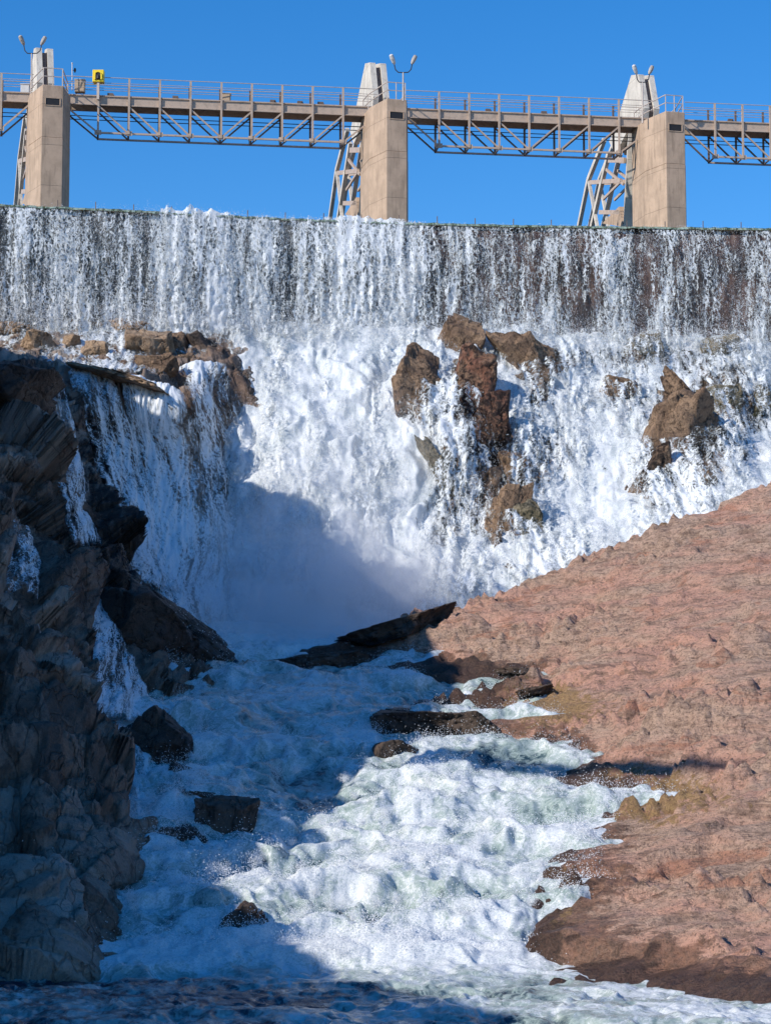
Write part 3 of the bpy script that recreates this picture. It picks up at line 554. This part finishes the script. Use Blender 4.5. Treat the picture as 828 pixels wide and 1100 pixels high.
RK = [(490, 370, 40, 52, 2.6, .3, 'brown', 'brown knob of rock at the very top of the central ridge in the falls', .0),
      (503, 425, 40, 96, 2.4, .25, 'redbrown', 'long reddish ridge of rock running down the middle of the falls', .3),
      (524, 466, 34, 84, 2.2, .35, 'redbrown', 'lower reddish rib of rock with thin water running over it', .4),
      (449, 430, 40, 74, 2.4, .05, 'brown', 'rounded dark brown rock left of the reddish ridge with water parting over it', .2),
      (577, 396, 44, 80, 2.6, -.55, 'brown', 'slanting dark brown slab of rock right of the central ridge top', .1),
      (664, 421, 34, 28, 1.8, .2, 'brown', 'small brown rock ringed by foam below the moss patches', .2),
      (724, 480, 58, 98, 3.0, .25, 'brown', 'large tan and brown rock in the right part of the falls', -.1),
      (745, 452, 22, 74, 2.2, -.55, 'brown', 'dark slanting rib on the right side of the large tan rock', .3),
      (775, 436, 40, 44, 2.2, .1, 'moss', 'pale mossy boulder draped with thin water in the right falls', .1),
      (755, 522, 24, 30, 1.6, -.5, 'brown', 'small brown rock just above the white chute at right', .3),
      (701, 522, 30, 56, 2.0, .2, 'brown', 'half drowned rock below the large tan rock', .4),
      (553, 508, 26, 34, 1.8, 0, 'brown', 'small brown knob low in the middle of the falls', .2),
      (545, 568, 38, 76, 2.0, .1, 'brown', 'lowest tan rock of the central ridge near the chute', .0),
      (567, 566, 24, 56, 1.8, -.1, 'moss', 'lowest grey green rock beside the tan one near the chute', .3),
      (474, 512, 14, 84, 1.6, -.4, 'moss', 'narrow green mossy rib below the rounded brown rock', .2),
      (690, 374, 34, 28, 1.8, .1, 'moss', 'yellow mossy rock at the foot of the dam, left of its twin', -.1),
      (772, 374, 34, 26, 1.8, 0, 'moss', 'yellow mossy rock at the foot of the dam near the right edge', -.1),
      (822, 436, 26, 40, 2.0, .1, 'moss', 'grey rock cut by the right edge of the falls', .3),
      (224, 386, 24, 40, 1.8, -.5, 'dark', 'dark pointed rock alone in the water right of the ledge rocks', .2),
      (204, 412, 28, 44, 2.2, -.3, 'brown', 'brown rock at the right end of the ledge beside the cascade', .2)]
for i, (px, py, w, h, dp, ti, mt, lb, wt) in enumerate(RK):
    rock(px, py, fy(px, py, -.35 if w < 36 else -.6), w*1.34, h*1.26, dp, ti, mt, lb, seed=i+1, wet=wt+.18, group=G)
G2 = 'sunlit rocks on the ledge below the dam'
LK = [(160, 374, 54, 42, 2.6, .1, 'ledge', 'largest tan boulder on the ledge with a dark split face'), (168, 396, 44, 34, 2.2, 0, 'brown', 'dark fronted block under the largest ledge boulder'),
      (102, 379, 34, 32, 2.0, -.3, 'ledge', 'tan rock in the middle of the ledge with water on both sides'), (76, 372, 24, 22, 1.5, 0, 'ledge', 'small pale rock between the two tan ledge rocks'),
      (38, 373, 32, 28, 2.0, .2, 'ledge', 'tan rock near the left end of the ledge'), (12, 356, 44, 22, 2.2, .1, 'ledge', 'low tan rock at the left edge below the dam'),
      (92, 351, 40, 12, 1.8, 0, 'ledge', 'flat tan rock close under the dam'), (140, 353, 44, 12, 1.8, .08, 'ledge', 'flat tan rock just above the largest boulder'), (188, 372, 22, 26, 1.5, -.4, 'brown', 'small brown rock leaning on the right of the largest boulder')]
for i, (px, py, w, h, dp, ti, mt, lb) in enumerate(LK):
    rock(px, py, float(cliffY(px, py))-.4, w, h, dp, ti, mt, lb, seed=40+i, wet=-.1, group=G2)
rock(140, 412, 118.8, 118, 12, 5.0, .30, 'ledge', 'long flat tan slab forming the sunlit lip of the left cliff', name='rock_slab', seed=60, wet=-.2, fac=.12)
rock(18, 420, 110.5, 80, 84, 5, .5, 'dark', 'large dark boulder at the top of the left cliff', seed=61, wet=0, fac=.3)
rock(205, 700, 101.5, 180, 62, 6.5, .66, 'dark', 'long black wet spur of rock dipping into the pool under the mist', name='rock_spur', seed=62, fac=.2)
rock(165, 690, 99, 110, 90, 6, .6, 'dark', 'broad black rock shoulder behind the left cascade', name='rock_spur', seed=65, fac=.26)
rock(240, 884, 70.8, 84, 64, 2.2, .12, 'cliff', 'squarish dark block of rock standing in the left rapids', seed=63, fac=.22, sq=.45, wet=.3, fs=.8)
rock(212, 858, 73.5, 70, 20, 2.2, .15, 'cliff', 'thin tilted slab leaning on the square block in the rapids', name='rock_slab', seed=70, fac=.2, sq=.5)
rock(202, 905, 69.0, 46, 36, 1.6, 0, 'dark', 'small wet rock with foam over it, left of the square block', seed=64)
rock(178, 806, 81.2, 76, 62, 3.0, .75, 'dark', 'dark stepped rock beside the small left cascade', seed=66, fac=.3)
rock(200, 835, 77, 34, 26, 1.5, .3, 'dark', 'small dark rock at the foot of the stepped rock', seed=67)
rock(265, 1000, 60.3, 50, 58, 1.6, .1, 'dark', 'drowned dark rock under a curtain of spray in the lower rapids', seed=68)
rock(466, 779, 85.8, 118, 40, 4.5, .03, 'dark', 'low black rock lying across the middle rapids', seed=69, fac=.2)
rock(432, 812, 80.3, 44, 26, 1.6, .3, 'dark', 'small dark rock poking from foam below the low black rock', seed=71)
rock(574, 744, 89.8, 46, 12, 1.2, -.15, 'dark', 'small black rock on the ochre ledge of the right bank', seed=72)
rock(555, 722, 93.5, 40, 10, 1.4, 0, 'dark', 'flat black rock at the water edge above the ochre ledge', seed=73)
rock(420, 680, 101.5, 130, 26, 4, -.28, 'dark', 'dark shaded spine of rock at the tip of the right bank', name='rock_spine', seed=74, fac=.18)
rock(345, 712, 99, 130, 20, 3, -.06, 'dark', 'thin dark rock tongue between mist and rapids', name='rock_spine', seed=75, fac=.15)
rock(716, 573, 108, 26, 14, 1.4, 0, 'brown', 'small brown rock on the crest of the right bank beside the chute', seed=76)
# ------------------------------------------------------------------ spray droplets
TET = np.array([[1, 1, 1], [1, -1, -1], [-1, 1, -1], [-1, -1, 1]])/1.732; TF = np.array([[0, 1, 2], [0, 3, 1], [0, 2, 3], [1, 3, 2]])
def drops(name, C, r):
    n = len(C); a = rng.normal(size=(512, 3, 3)); q, _ = np.linalg.qr(a); q = q[rng.integers(0, 512, n)]; V = C[:, None]+np.einsum('nij,kj->nki', q, TET)*r[:, None, None]
    Fc = (np.arange(n)[:, None, None]*4+TF[None]).reshape(-1, 3)
    return tag(raw_mesh(name, V.reshape(-1, 3), Fc, M['drop'], smooth=False), 'white spray thrown up by the falling water', 'spray', kind='stuff')
C = []
def pick(Vg, wgt, n): 
    w = np.clip(wgt.ravel(), 0, None); c = np.cumsum(w); i = np.searchsorted(c, rng.random(n)*c[-1]); return Vg.reshape(-1, 3)[i]
PXf, PYf = proj(W)
n = 230000; cl = np.clip(fbm(np.stack([V0[..., 0]*1.3, V0[..., 2]*.6, V0[..., 1]*.4], -1), .9, 5, .65)+.05, 0, 1)**1.3; q = pick(W, np.clip(cov-.25, 0, 1)*(cl+.03), n); nn = np.array([-.08, -.8, .6]); q = q+nn*rng.exponential(.20, n)[:, None]+rng.normal(0, .07, (n, 3)); rr = rng.uniform(.006, .022, n)
drops('spray', q, rr)
n = 40000; u = rng.uniform(-20, 850, n); yb = np.interp(u, xs, base_py)+rng.normal(-4, 9, n)-rng.exponential(5, n); q = P(u, yb, np.interp(u, xs, cY)-1.6-rng.random(n)*1.2); drops('spray', q, rng.uniform(.008, .024, n))
n = 130000; u = rng.uniform(-20, 850, n); s = rng.random(n)**1.1; kk = fbm(np.stack([u*.07, s*2.0, u*0+4], -1), 1, 5, .65)+.5*np.exp(-((u-205)/50)**2)+.3*np.exp(-((u-395)/60)**2); ok = kk > rng.random(n)*.5-.12; u = u[ok]; s = s[ok]; n = len(u); top = np.interp(u, xs, cpy); bot = np.interp(u, xs, base_py)
q = P(u, top+(bot-top)*s-rng.exponential(2.8, n)*(s < .06)*np.exp(-((u-200)/130)**2), np.interp(u, xs, cY)-1.2*(1-np.exp(-3.2*s))-rng.random(n)*.5+.25); drops('spray', q, rng.uniform(.007, .020, n))
# clumps thrown from the wave crests
wt = np.clip(Hh-.2, 0, 1)**1.3*(foam > .42)*rap*(bankZ(X, Yg) < Z-.1); n = 90000; q = pick(Vr, wt*np.clip(fbm(pp, 1.2, 4)+.1, 0, 1), n)+np.c_[rng.normal(0, .18, (n, 2)), np.abs(rng.exponential(.16, n))]; drops('spray', q, rng.uniform(.008, .022, n))
# splash fringe at the foot of the rapids
n = 26000; u = rng.uniform(130, 820, n); k_ = fbm(np.stack([u*.035, u*0, u*0+2], -1), 1, 4)+.35; hh = np.clip(k_, .02, 1)*rng.exponential(.33, n)*(.4+.9*np.exp(-((u-370)/70)**2)); yy = rng.normal(58.8, .7, n)
q = P(u, u*0+1040, yy); q[:, 2] = river_base(q[:, 0], q[:, 1])+hh+.1; drops('spray', q, rng.uniform(.008, .024, n))
def jets(specs):
    A_ = []
    for px, py, Yj, h, w_, n in specs:
        c = P(px, py, Yj); lean = rng.normal(0, .35, 2)
        k = 26; dirs = np.c_[rng.normal(0, .35, (k, 2))+lean*.6, np.abs(rng.normal(.8, .25, k))]; i = rng.integers(0, k, n); t = rng.random(n)**.8
        L = h*dirs[i]*t[:, None]; L[:, 2] = h*dirs[i, 2]*(1.9*t-.9*t*t); A_.append(c+L+rng.normal(0, 1, (n, 3))*w_*(.25+.75*t)[:, None]*np.array([1, 1, .6]))
    q = np.concatenate(A_); drops('spray', q, rng.uniform(.004, .014, len(q)))
sp = []
for _ in range(46): px = float(np.clip(rng.normal(400, 85), 270, 640)); sp.append((px, 1040+rng.normal(0, 5), 57.6+rng.random()*1.5, .35+.75*rng.random()**2*np.exp(-((px-390)/110)**2)+.1, .16, 1700))
for _ in range(0): px = rng.uniform(560, 830); sp.append((px, 1052+(px-560)*.08, 54.5-(px-560)*.012,   .10+.12*rng.random(), .22, 500))
for _ in range(40):
    py = rng.uniform(830, 1010); e_ = (800-py)/F; Yj = 19.1/(.23-e_); sp.append((rng.uniform(300, 610), py-6, Yj-.3, .2+.4*rng.random()**2, .13, 900))
for _ in range(26):
    py = rng.uniform(740, 1010); e_ = (800-py)/F; Yj = 19.1/(.23-e_); sp.append((rng.uniform(120, 300), py-6, Yj-.3, .2+.4*rng.random()**2, .13, 800))
jets(sp)
# foot of the left side falls
n = 9000; u = rng.uniform(150, 262, n); q = P(u, 690+rng.normal(0, 25, n), 103+rng.normal(0, 2, n)); drops('spray', q, rng.uniform(.012, .03, n))
# ------------------------------------------------------------------ mist
def mist(name, c, r, dens):
    v, f = ico(3); o = raw_mesh(name, v*np.array(r), f, bpy.data.materials.new('x')); o.location = c
    t = NT('mist'); tc = t.n('TexCoord').outputs['Object']; s = t.n('VectorMath', {0: tc, 1: (1/r[0], 1/r[1], 1/r[2])}, operation='MULTIPLY').outputs[0]
    ln = t.n('VectorMath', {0: s}, operation='LENGTH').outputs['Value']; nz = t.noise(tc, .32, 3, .55)
    d = t.math('MULTIPLY', t.ramp(ln, .95, .15), t.ramp(nz, .40, .60, .15, 1)); d = t.math('MULTIPLY', d, dens)
    pv = t.n('VolumePrincipled', {'Color': (.97, .98, 1, 1), 'Density': d, 'Anisotropy': .2}); t.t.links.new(pv.outputs[0], t.out.inputs['Volume'])
    o.data.materials[0] = t.m; return tag(o, 'white mist drifting above the plunge pool', 'mist', kind='stuff')
mist('mist', P(345, 640, 107.5), (9.0, 5.0, 7.6), .75)
mist('mist', P(335, 688, 104.5), (7.0, 3.0, 2.6), .9)
mist('mist', P(365, 500, 117.5), (7.5, 4, 8), .10)
# ------------------------------------------------------------------ footbridge

def line_pt(px):       # point on the bridge line seen at this pixel column
    Yb = 134.0+px/828*7.1; return np.array([P(px, 120, Yb)[0], Yb])
p0, p1 = line_pt(0), line_pt(828); BD = (p1-p0)/np.linalg.norm(p1-p0); BN = np.array([BD[1], -BD[0]])   # BN points downstream
p0_ = P(0, 100, 134.0); DZ = float(p0_[2])
def BPt(px, dz, off=0):
    # intersect pixel column with the straight bridge line
    a, b, c = ray(px, 120); s = a/b; t = (s*p0[1]-p0[0])/(BD[0]-s*BD[1]); q = p0+BD*t+BN*off; return np.array([q[0], q[1], DZ+dz])
HB = .62
PO = 4.1
def NPt(px):      # pier noses stand on a line parallel to the bridge
    a, b, c = ray(px, 120); s = a/b; o = p0+AX*PO; t = (s*o[1]-o[0])/(BD[0]-s*BD[1]); return o+BD*t
HA = R(13.5); AX = np.array([math.sin(HA), -math.cos(HA)]); AS = np.array([math.cos(HA), math.sin(HA)])
def span(a, b, ups, label, half, left_end=True, right_end=True):
    root = empty('footbridge_span', BPt((max(a, -60)+min(b, 900))/2, -.8), label, 'footbridge', 'steel truss spans of the footbridge')
    A = lambda px, dz, off=0: BPt(px, dz, off)
    m = MB()
    for off in (HB, -HB): m.bar(A(a, -.40, off), A(b, -.40, off), .14, .62); m.bar(A(a, -.11, off+.07*np.sign(off)), A(b, -.11, off+.07*np.sign(off)), .16, .07); m.bar(A(a, -.70, off+.07*np.sign(off)), A(b, -.70, off+.07*np.sign(off)), .16, .06)
    m.build('girder', M['steel'], root)
    m = MB(); m.hexa([A(a, -.06, HB-.04), A(b, -.06, HB-.04), A(b, -.06, -HB+.04), A(a, -.06, -HB+.04), A(a, -.01, HB-.04), A(b, -.01, HB-.04), A(b, -.01, -HB+.04), A(a, -.01, -HB+.04)]); m.build('deck', M['steel2'], root)
    lo = -2.55
    m = MB()
    for off in (HB+.12, -HB-.12): m.bar(A(ups[0], lo, off), A(ups[-1], lo, off), .1, .12)
    m.build('lower_chord', M['steel'], root)
    for u in ups:
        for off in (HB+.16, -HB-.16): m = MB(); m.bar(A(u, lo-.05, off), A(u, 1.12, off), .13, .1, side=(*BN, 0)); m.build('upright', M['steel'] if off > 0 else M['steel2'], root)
        m = MB(); m.bar(A(u, lo+.02, HB), A(u, lo+.02, -HB), .08); m.build('cross_beam', M['steel2'], root); m = MB(); m.bar(A(u, -.8, HB), A(u, -.8, -HB), .1); m.build('cross_beam', M['steel2'], root)
        for off in (HB+.12,): m = MB(); c = A(u, lo, off); m.bar(c-np.array([.22, 0, -.02]), c+np.array([.22, 0, .02]), .05, .3); m.build('gusset', M['steel'], root)
    seq = []
    if left_end: seq.append((a+1, -.7, ups[0], lo))
    for i in range(len(ups)-1):
        if i < half: seq.append((ups[i], -.75, ups[i+1], lo))
        else: seq.append((ups[i], lo, ups[i+1], -.75))
    if right_end: seq.append((ups[-1], lo, b-1, -.7))
    for x0, z0, x1, z1 in seq:
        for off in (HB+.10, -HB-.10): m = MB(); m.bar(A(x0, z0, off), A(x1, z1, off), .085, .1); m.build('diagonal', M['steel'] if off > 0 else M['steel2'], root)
    for off in (HB+.18, -HB-.18):
        m = MB()
        for z in (1.1, .74, .4): m.tube([A(a, z, off), A(b, z, off)], .028 if z > 1 else .02, 6)
        m.build('handrail', M['rail'], root)
    for z in (-1.25, -1.5): m = MB(); m.tube([A(a, z, 0), A(b, z, 0)], .03, 6); m.build('cable', M['black'], root)
    m = MB(); m.tube([A(a, .16, -.35), A(b, .16, -.35)], .10, 10); m.build('pipe', M['steel2'], root)
    for k_, u in enumerate(ups[:-1]):
        if random.random() < .6: m = MB(); uu = u+random.uniform(5, 20); m.hexa([A(uu, -.01, HB+.02), A(uu+random.uniform(3, 9), -.01, HB+.02), A(uu+8, -.01, HB-.2), A(uu, -.01, HB-.2), A(uu, .14, HB+.02), A(uu+6, .14, HB+.02), A(uu+6, .14, HB-.2), A(uu, .14, HB-.2)]); m.build('bracket', M['steel2'], root)
    return root
span(66, 404, [105.5, 138.3, 171.2, 204, 237, 269.5, 302, 334.5, 367], 'longest tan truss footbridge span between the left and middle piers', 4)
span(434, 700, [469.5, 501.6, 533.6, 565.6, 597.6, 629.6, 661.5], 'tan truss footbridge span between the middle and right piers', 3)
span(732, 990, [764, 793.5, 823, 853, 883, 913, 943], 'tan truss footbridge span right of the right pier', 3)
span(-220, 36, [-190, -160, -130, -100, -70, -36, 1.5], 'short stretch of footbridge left of the left pier', 3)
# ------------------------------------------------------------------ piers and towers
HA = R(13.5); AX = np.array([math.sin(HA), -math.cos(HA)]); AS = np.array([math.cos(HA), math.sin(HA)])   # downstream axis and its right side
def pier(px, toppy, label, twr_label, nm):
    c = NPt(px); fw = .66
    def Q(s, b): return c+AS*s-AX*b                                  # s to the right, b upstream
    Yf = c[1]; topz = float(P(px, toppy, Yf)[2])
    root = empty('concrete_pier', (c[0], c[1], ZC-3), label, 'pier', 'concrete bridge piers on the dam crest')
    L, be = 2.3, R(16); w2 = fw+L*math.sin(be); b2 = L*math.cos(be)
    def body(fwid, w2_, b0, lo, hi):
        m = MB(); m.prism([Q(-fwid, b0), Q(fwid, b0), Q(w2_, b2), Q(w2_, 4.7), Q(-w2_, 4.7), Q(-w2_, b2)], lo, hi); return m
    zs = P(px, toppy+56, Yf)[2]
    m = body(fw+.012, w2+.012, -.012, ZC-4, zs-.02); m.build('lower_shaft', M['concrete'], root, .03)
    m = body(fw, w2, 0, zs-.02, topz); m.build('upper_shaft', M['concrete'], root, .03)
    # recess plate on the nose, its dark colour standing for the shade inside
    m = MB(); a0, a1 = Q(-.42, -.004), Q(.42, -.004); b0, b1 = Q(-.42, .02), Q(.42, .02); z0, z1 = topz-1.28, topz-.86
    m.hexa([(*a0, z0), (*a1, z0), (*b1, z0), (*b0, z0), (*a0, z1), (*a1, z1), (*b1, z1), (*b0, z1)]); rc = m.build('recess_shade', M['hole'], root)
    m = MB()
    for (s0, zA, s1, zB) in ((-.48, z0-.04, .48, z0-.04), (-.48, z1+.03, .48, z1+.03), (-.46, z0, -.46, z1), (.46, z0, .46, z1)): m.bar((*Q(s0, -.01), zA), (*Q(s1, -.01), zB), .05, .05)
    m.build('recess_frame', M['concrete'], rc)
    # railing on top
    m = MB(); pts = [(-w2+.12, 3.0), (-fw+.06, .15), (fw-.06, .15), (w2-.12, 3.0)]
    for s_, b_ in pts+[(-w2+.1, 4.4), (w2-.1, 4.4), (0, .15)]: m.bar((*Q(s_, b_), topz-.02), (*Q(s_, b_), topz+1.15), .06)
    for z in (1.13, .6):
        pl = [(-w2+.1, 4.4)]+pts+[(w2-.1, 4.4)]
        for (s0, b0_), (s1, b1_) in zip(pl, pl[1:]): m.bar((*Q(s0, b0_), topz+z), (*Q(s1, b1_), topz+z), .05)
    m.build('top_railing', M['pale'] if nm else M['rail'], root)
    return root, Q, topz
# tower frame: points traced for the right pier, turned into (distance upstream, height)
def to_plane(px, py, c, s=0):
    # intersect pixel ray with the vertical plane through c along AX
    a, b, c_ = ray(px, py); n = AS; o_ = c+AS*s; t = (n@o_)/(n[0]*a+n[1]*b); p = np.array([a*t, b*t]); return float(-(p-c)@AX), float(CAM[2]+c_*t)
c3 = NPt(725)
TP = {k_: to_plane(x, y, c3) for k_, (x, y) in dict(
    h0=(686, 81), h1=(694, 80), h2=(700, 116), h3=(698, 140), h4=(683, 138), h5=(671, 162), h6=(668, 166), h7=(662, 152), h8=(672, 126),
    k1=(655, 150), k2=(638, 193), k3=(627, 246), i1=(660, 164), i2=(641, 246), c1=(681, 135), c2=(675, 246), m1=(648, 246), m0=(640, 196),
    a1=(640, 196), a2=(673, 194), d1=(660, 172), d2=(677, 172), e1=(657, 182), e2=(676, 198), f1=(654, 214), f2=(674, 194), g1=(650, 228), g2=(672, 228), j1=(648, 240), j2=(660, 240), q1=(654, 240), q2=(672, 222), q3=(676, 244)).items()}
def tower(px, label, ex=0):
    c = NPt(px); AX = np.array([math.sin(HA+ex), -math.cos(HA+ex)]); AS = np.array([math.cos(HA+ex), math.sin(HA+ex)])
    T = lambda k_, s=0: np.array([*(c-AX*TP[k_][0]+AS*s), TP[k_][1]])
    root = empty('concrete_tower', (*(c-AX*9), ZC-1), label, 'tower', 'pale towers behind the piers'); S3 = np.array([*AS, 0.0])
    m = MB()
    for s in (-.36, .36): m.slab([T(q, s) for q in ('h0', 'h1', 'h2', 'h3', 'h4', 'h5', 'h6', 'h7', 'h8')], S3*.19)
    m.build('head', M['white_concrete'], root)
    m = MB(); m.slab([T(q)-np.array([0, 0, .12])+(T('h4')-T(q))*.05 for q in ('h0', 'h1', 'h2', 'h3', 'h4')], S3*.13); m.build('web', M['steel2'], root)
    for s in (-.42, .42):
        m = MB(); m.bar(T('k1', s), T('k2', s), .26, .34); m.bar(T('k2', s), T('k3', s), .26, .30); m.build('back_leg', M['white_concrete'], root)
        m = MB(); m.bar(T('i1', s), T('i2', s), .26, .34); m.build('inner_leg', M['white_concrete'], root)
        m = MB(); m.bar(T('k2', s), T('m1', s), .2, .22); m.build('strut', M['white_concrete'], root)
        m = MB(); m.bar(T('a1', s), T('a2', s), .16, .3); m.build('brace', M['steel'], root)
        m = MB(); m.bar(T('d1', s), T('d2', s), .16, .35); m.build('brace', M['steel'], root)
        m = MB(); m.bar(T('e1', s), T('e2', s), .12, .18); m.bar(T('f1', s), T('f2', s), .12, .18); m.build('cross_brace', M['steel'], root)
        m = MB(); m.bar(T('g1', s), T('g2', s), .16, .3); m.build('brace', M['steel'], root)
    m = MB(); m.bar(T('c1'), T('c2'), .75, 1.5); m.build('front_leg', M['white_concrete'], root)
    m = MB(); m.slab([T('q1'), T('q2'), T('q3')], S3*.5); m.build('footing', M['concrete'], root)
    return root
piers = []
for px, tp, lb, tl in ((56.5, 91, 'left concrete pier with the twin lamp beside its white tower top', 'left tower almost hidden behind its pier'),
                       (426, 106, 'middle concrete pier with a twin lamp standing on its corner', 'white tower with lattice legs behind the middle pier'),
                       (725, 119.5, 'right concrete pier showing its broad sunlit left side', 'pale tower behind the right pier, its lattice fully in view')):
    piers.append(pier(px, tp, lb, tl, 0)); tower(px, tl, R(2.0) if px < 100 else 0)
# ------------------------------------------------------------------ lamps, boxes, horn
def lamp(px, py_base, py_fork, Y, dxl, dxr, label, sway):
    b = P(px, py_base, Y); f_ = P(px, py_fork, Y); root = empty('twin_lamp', b, label, 'street lamp', 'twin lamps on the piers')
    m = MB(); m.tube([b, f_], [.06, .045], 8); m.build('post', M['rail'], root)
    for sgn, dx in ((-1, dxl), (1, dxr)):
        w = dx/17.3; m = MB(); a_ = [f_, f_+np.array([sgn*w*.55, 0, .02]), f_+np.array([sgn*w*.85, 0, .2]), f_+np.array([sgn*w*.95, 0, .45]), f_+np.array([sgn*w, -.05, .62])]
        m.tube(a_, .035, 6); arm = m.build('arm', M['black'], root)
        e = a_[-1]; d = np.array([sgn*.22, -.25 if sgn < 0 else .1, .5]); d /= np.linalg.norm(d)
        m = MB(); m.tube([e-d*.1, e+d*.05, e+d*.3, e+d*.52, e+d*.58], [.06, .12, .15, .13, .05], 10); m.build('lamp_head', M['pale'] if sgn < 0 and sway else M['grey'], arm)
lamp(34, 97, 57, 133.0, 9, 11, 'twin lamp with curved arms left of the left pier top', 0)
lamp(433, 108, 77.5, 132.0, 10, 10, 'twin lamp on the right corner of the middle pier', 1)
lamp(690, 132, 88, 137.2, 7, 8, 'twin lamp in front of the right tower top', 1)
# yellow horn box
q = P(105.5, 81, 133.9); hb = empty('warning_horn', q, 'yellow box with dark arched opening above the footbridge rail', 'siren')
m = MB(); w, h, d = .36, .40, .5
x0, z0 = q[0], q[2]
outer = [(x0-w, z0-h), (x0-.2, z0-h), (x0-.2, z0-h+.06), (x0+.2, z0-h+.06), (x0+.2, z0-h), (x0+w, z0-h), (x0+w, z0+h), (x0-w, z0+h)]
m.hexa([(x0-w, q[1]-.05, z0-h), (x0+w, q[1]-.05, z0-h), (x0+w, q[1]+d, z0-h), (x0-w, q[1]+d, z0-h), (x0-w, q[1]-.05, z0+h), (x0+w, q[1]-.05, z0+h), (x0+w, q[1]+d, z0+h), (x0-w, q[1]+d, z0+h)]); m.build('housing', M['yellow'], hb, .02)
m = MB(); arch = [(x0-.21, z0-.26)]+[(x0-.21*math.cos(t), z0+.05+.19*math.sin(t)) for t in np.linspace(0, math.pi, 9)]+[(x0+.21, z0-.26)]
m.slab([(x, q[1]-.075, z) for x, z in arch], np.array([0, .022, 0])); opn = m.build('opening', M['hole'], hb)  # flat plate before the housing; its dark colour stands for inner shade
m = MB()
for (xa, za), (xb, zb) in zip(arch, arch[1:]): m.bar((xa, q[1]-.1, za), (xb, q[1]-.1, zb), .09, .045)
m.build('opening_rim', M['yellow'], opn)
m = MB(); m.tube([(x0, q[1]-.1, z0-.2), (x0, q[1]-.12, z0+.0)], [.10, .06], 10); m.build('horn', M['black'], hb)
m = MB(); m.bar((x0, q[1]+.1, z0-h), (x0, q[1]+.1, DZ-.4), .16); m.build('post', M['rail'], hb)
def cabinet(x0, y0, x1, y1, Y, label, mt='tan'):
    a = P(x0, y1, Y); b = P(x1, y0, Y); c = (a+b)/2; root = empty('utility_cabinet', (c[0], c[1]+.2, a[2]), label, 'cabinet', 'utility boxes on the footbridge')
    m = MB(); m.hexa([(a[0], Y, a[2]), (b[0], Y, a[2]), (b[0], Y+.45, a[2]), (a[0], Y+.45, a[2]), (a[0], Y, b[2]), (b[0], Y, b[2]), (b[0], Y+.45, b[2]), (a[0], Y+.45, b[2])]); bdy = m.build('body', M[mt], root, .015)
    i = .05; m = MB(); m.hexa([(a[0]+i, Y-.02, a[2]+i), (b[0]-i, Y-.02, a[2]+i), (b[0]-i, Y-.003, a[2]+i), (a[0]+i, Y-.003, a[2]+i), (a[0]+i, Y-.02, b[2]-i), (b[0]-i, Y-.02, b[2]-i), (b[0]-i, Y-.003, b[2]-i), (a[0]+i, Y-.003, b[2]-i)]); dr = m.build('door', M[mt], bdy)
    m = MB(); m.hexa([(a[0]-.03, Y-.04, b[2]), (b[0]+.03, Y-.04, b[2]), (b[0]+.03, Y+.49, b[2]), (a[0]-.03, Y+.49, b[2]), (a[0]-.03, Y-.04, b[2]+.04), (b[0]+.03, Y-.04, b[2]+.04), (b[0]+.03, Y+.49, b[2]+.04), (a[0]-.03, Y+.49, b[2]+.04)]); m.build('lid', M['pale'], root)
    m = MB()
    for x in (a[0]+.08, b[0]-.08): m.bar((x, Y+.2, a[2]), (x, Y+.2, DZ-.02), .05)
    m.build('leg', M['steel2'], root)
cabinet(80, 85, 91, 98, 134.7, 'tan cabinet beside the yellow horn right of the left pier')
cabinet(22, 90, 32, 101, 134.3, 'pale grey cabinet just left of the left pier', 'pale')
cabinet(238.5, 100, 247.5, 110, 135.8, 'small tan box on the long span of the footbridge')
a = P(77.5, 97, 134.4); b = P(77.5, 68, 134.4); root = empty('sensor_mast', a, 'thin white mast with a small black instrument beside the left pier', 'mast')
m = MB(); m.tube([a, b], .03, 8); m.tube([b, b+np.array([0, 0, .06])], .06, 8); m.build('post', M['pale'], root)
m = MB(); c = P(80.5, 75, 134.35); m.tube([c-np.array([0, 0, .14]), c, c+np.array([0, 0, .14])], [.05, .09, .05], 8); m.bar((b[0], b[1], c[2]), c, .03); m.build('instrument', M['black'], root)
# ------------------------------------------------------------------ light
w = bpy.data.worlds.new('World'); sc.world = w; w.use_nodes = True; nt = w.node_tree; bg = nt.nodes['Background']
sk = nt.nodes.new('ShaderNodeTexSky'); sk.sky_type = 'NISHITA'; sk.sun_disc = False; sk.sun_elevation = SE
sdir = np.array([-math.cos(SE)*math.cos(SA), -math.cos(SE)*math.sin(SA), math.sin(SE)])
sk.sun_rotation = math.atan2(sdir[0], sdir[1]); sk.air_density = 1.0; sk.dust_density = .0; sk.ozone_density = 4.0; sk.altitude = 600
hs = nt.nodes.new('ShaderNodeHueSaturation'); hs.inputs['Saturation'].default_value = 1.33; hs.inputs['Hue'].default_value = .505; nt.links.new(sk.outputs[0], hs.inputs['Color']); nt.links.new(hs.outputs[0], bg.inputs[0]); bg.inputs[1].default_value = .15
sl = bpy.data.lights.new('sun', 'SUN'); sl.energy = 4.4; sl.angle = R(.53); sl.color = (1, .94, .85); so = bpy.data.objects.new('sun', sl); COL.objects.link(so)
from mathutils import Vector
so.rotation_euler = Vector(sdir).to_track_quat('Z', 'Y').to_euler(); so.location = (-60, 20, 80)
sc.view_settings.view_transform = 'Standard'; sc.view_settings.look = 'None'; sc.view_settings.gamma = 1; sc.view_settings.exposure = .2; sc.view_settings.use_curve_mapping = False
sc.render.engine = 'CYCLES'; sc.cycles.volume_step_rate = 3.0; sc.cycles.volume_bounces = 4; sc.cycles.transparent_max_bounces = 16; sc.cycles.max_bounces = 6
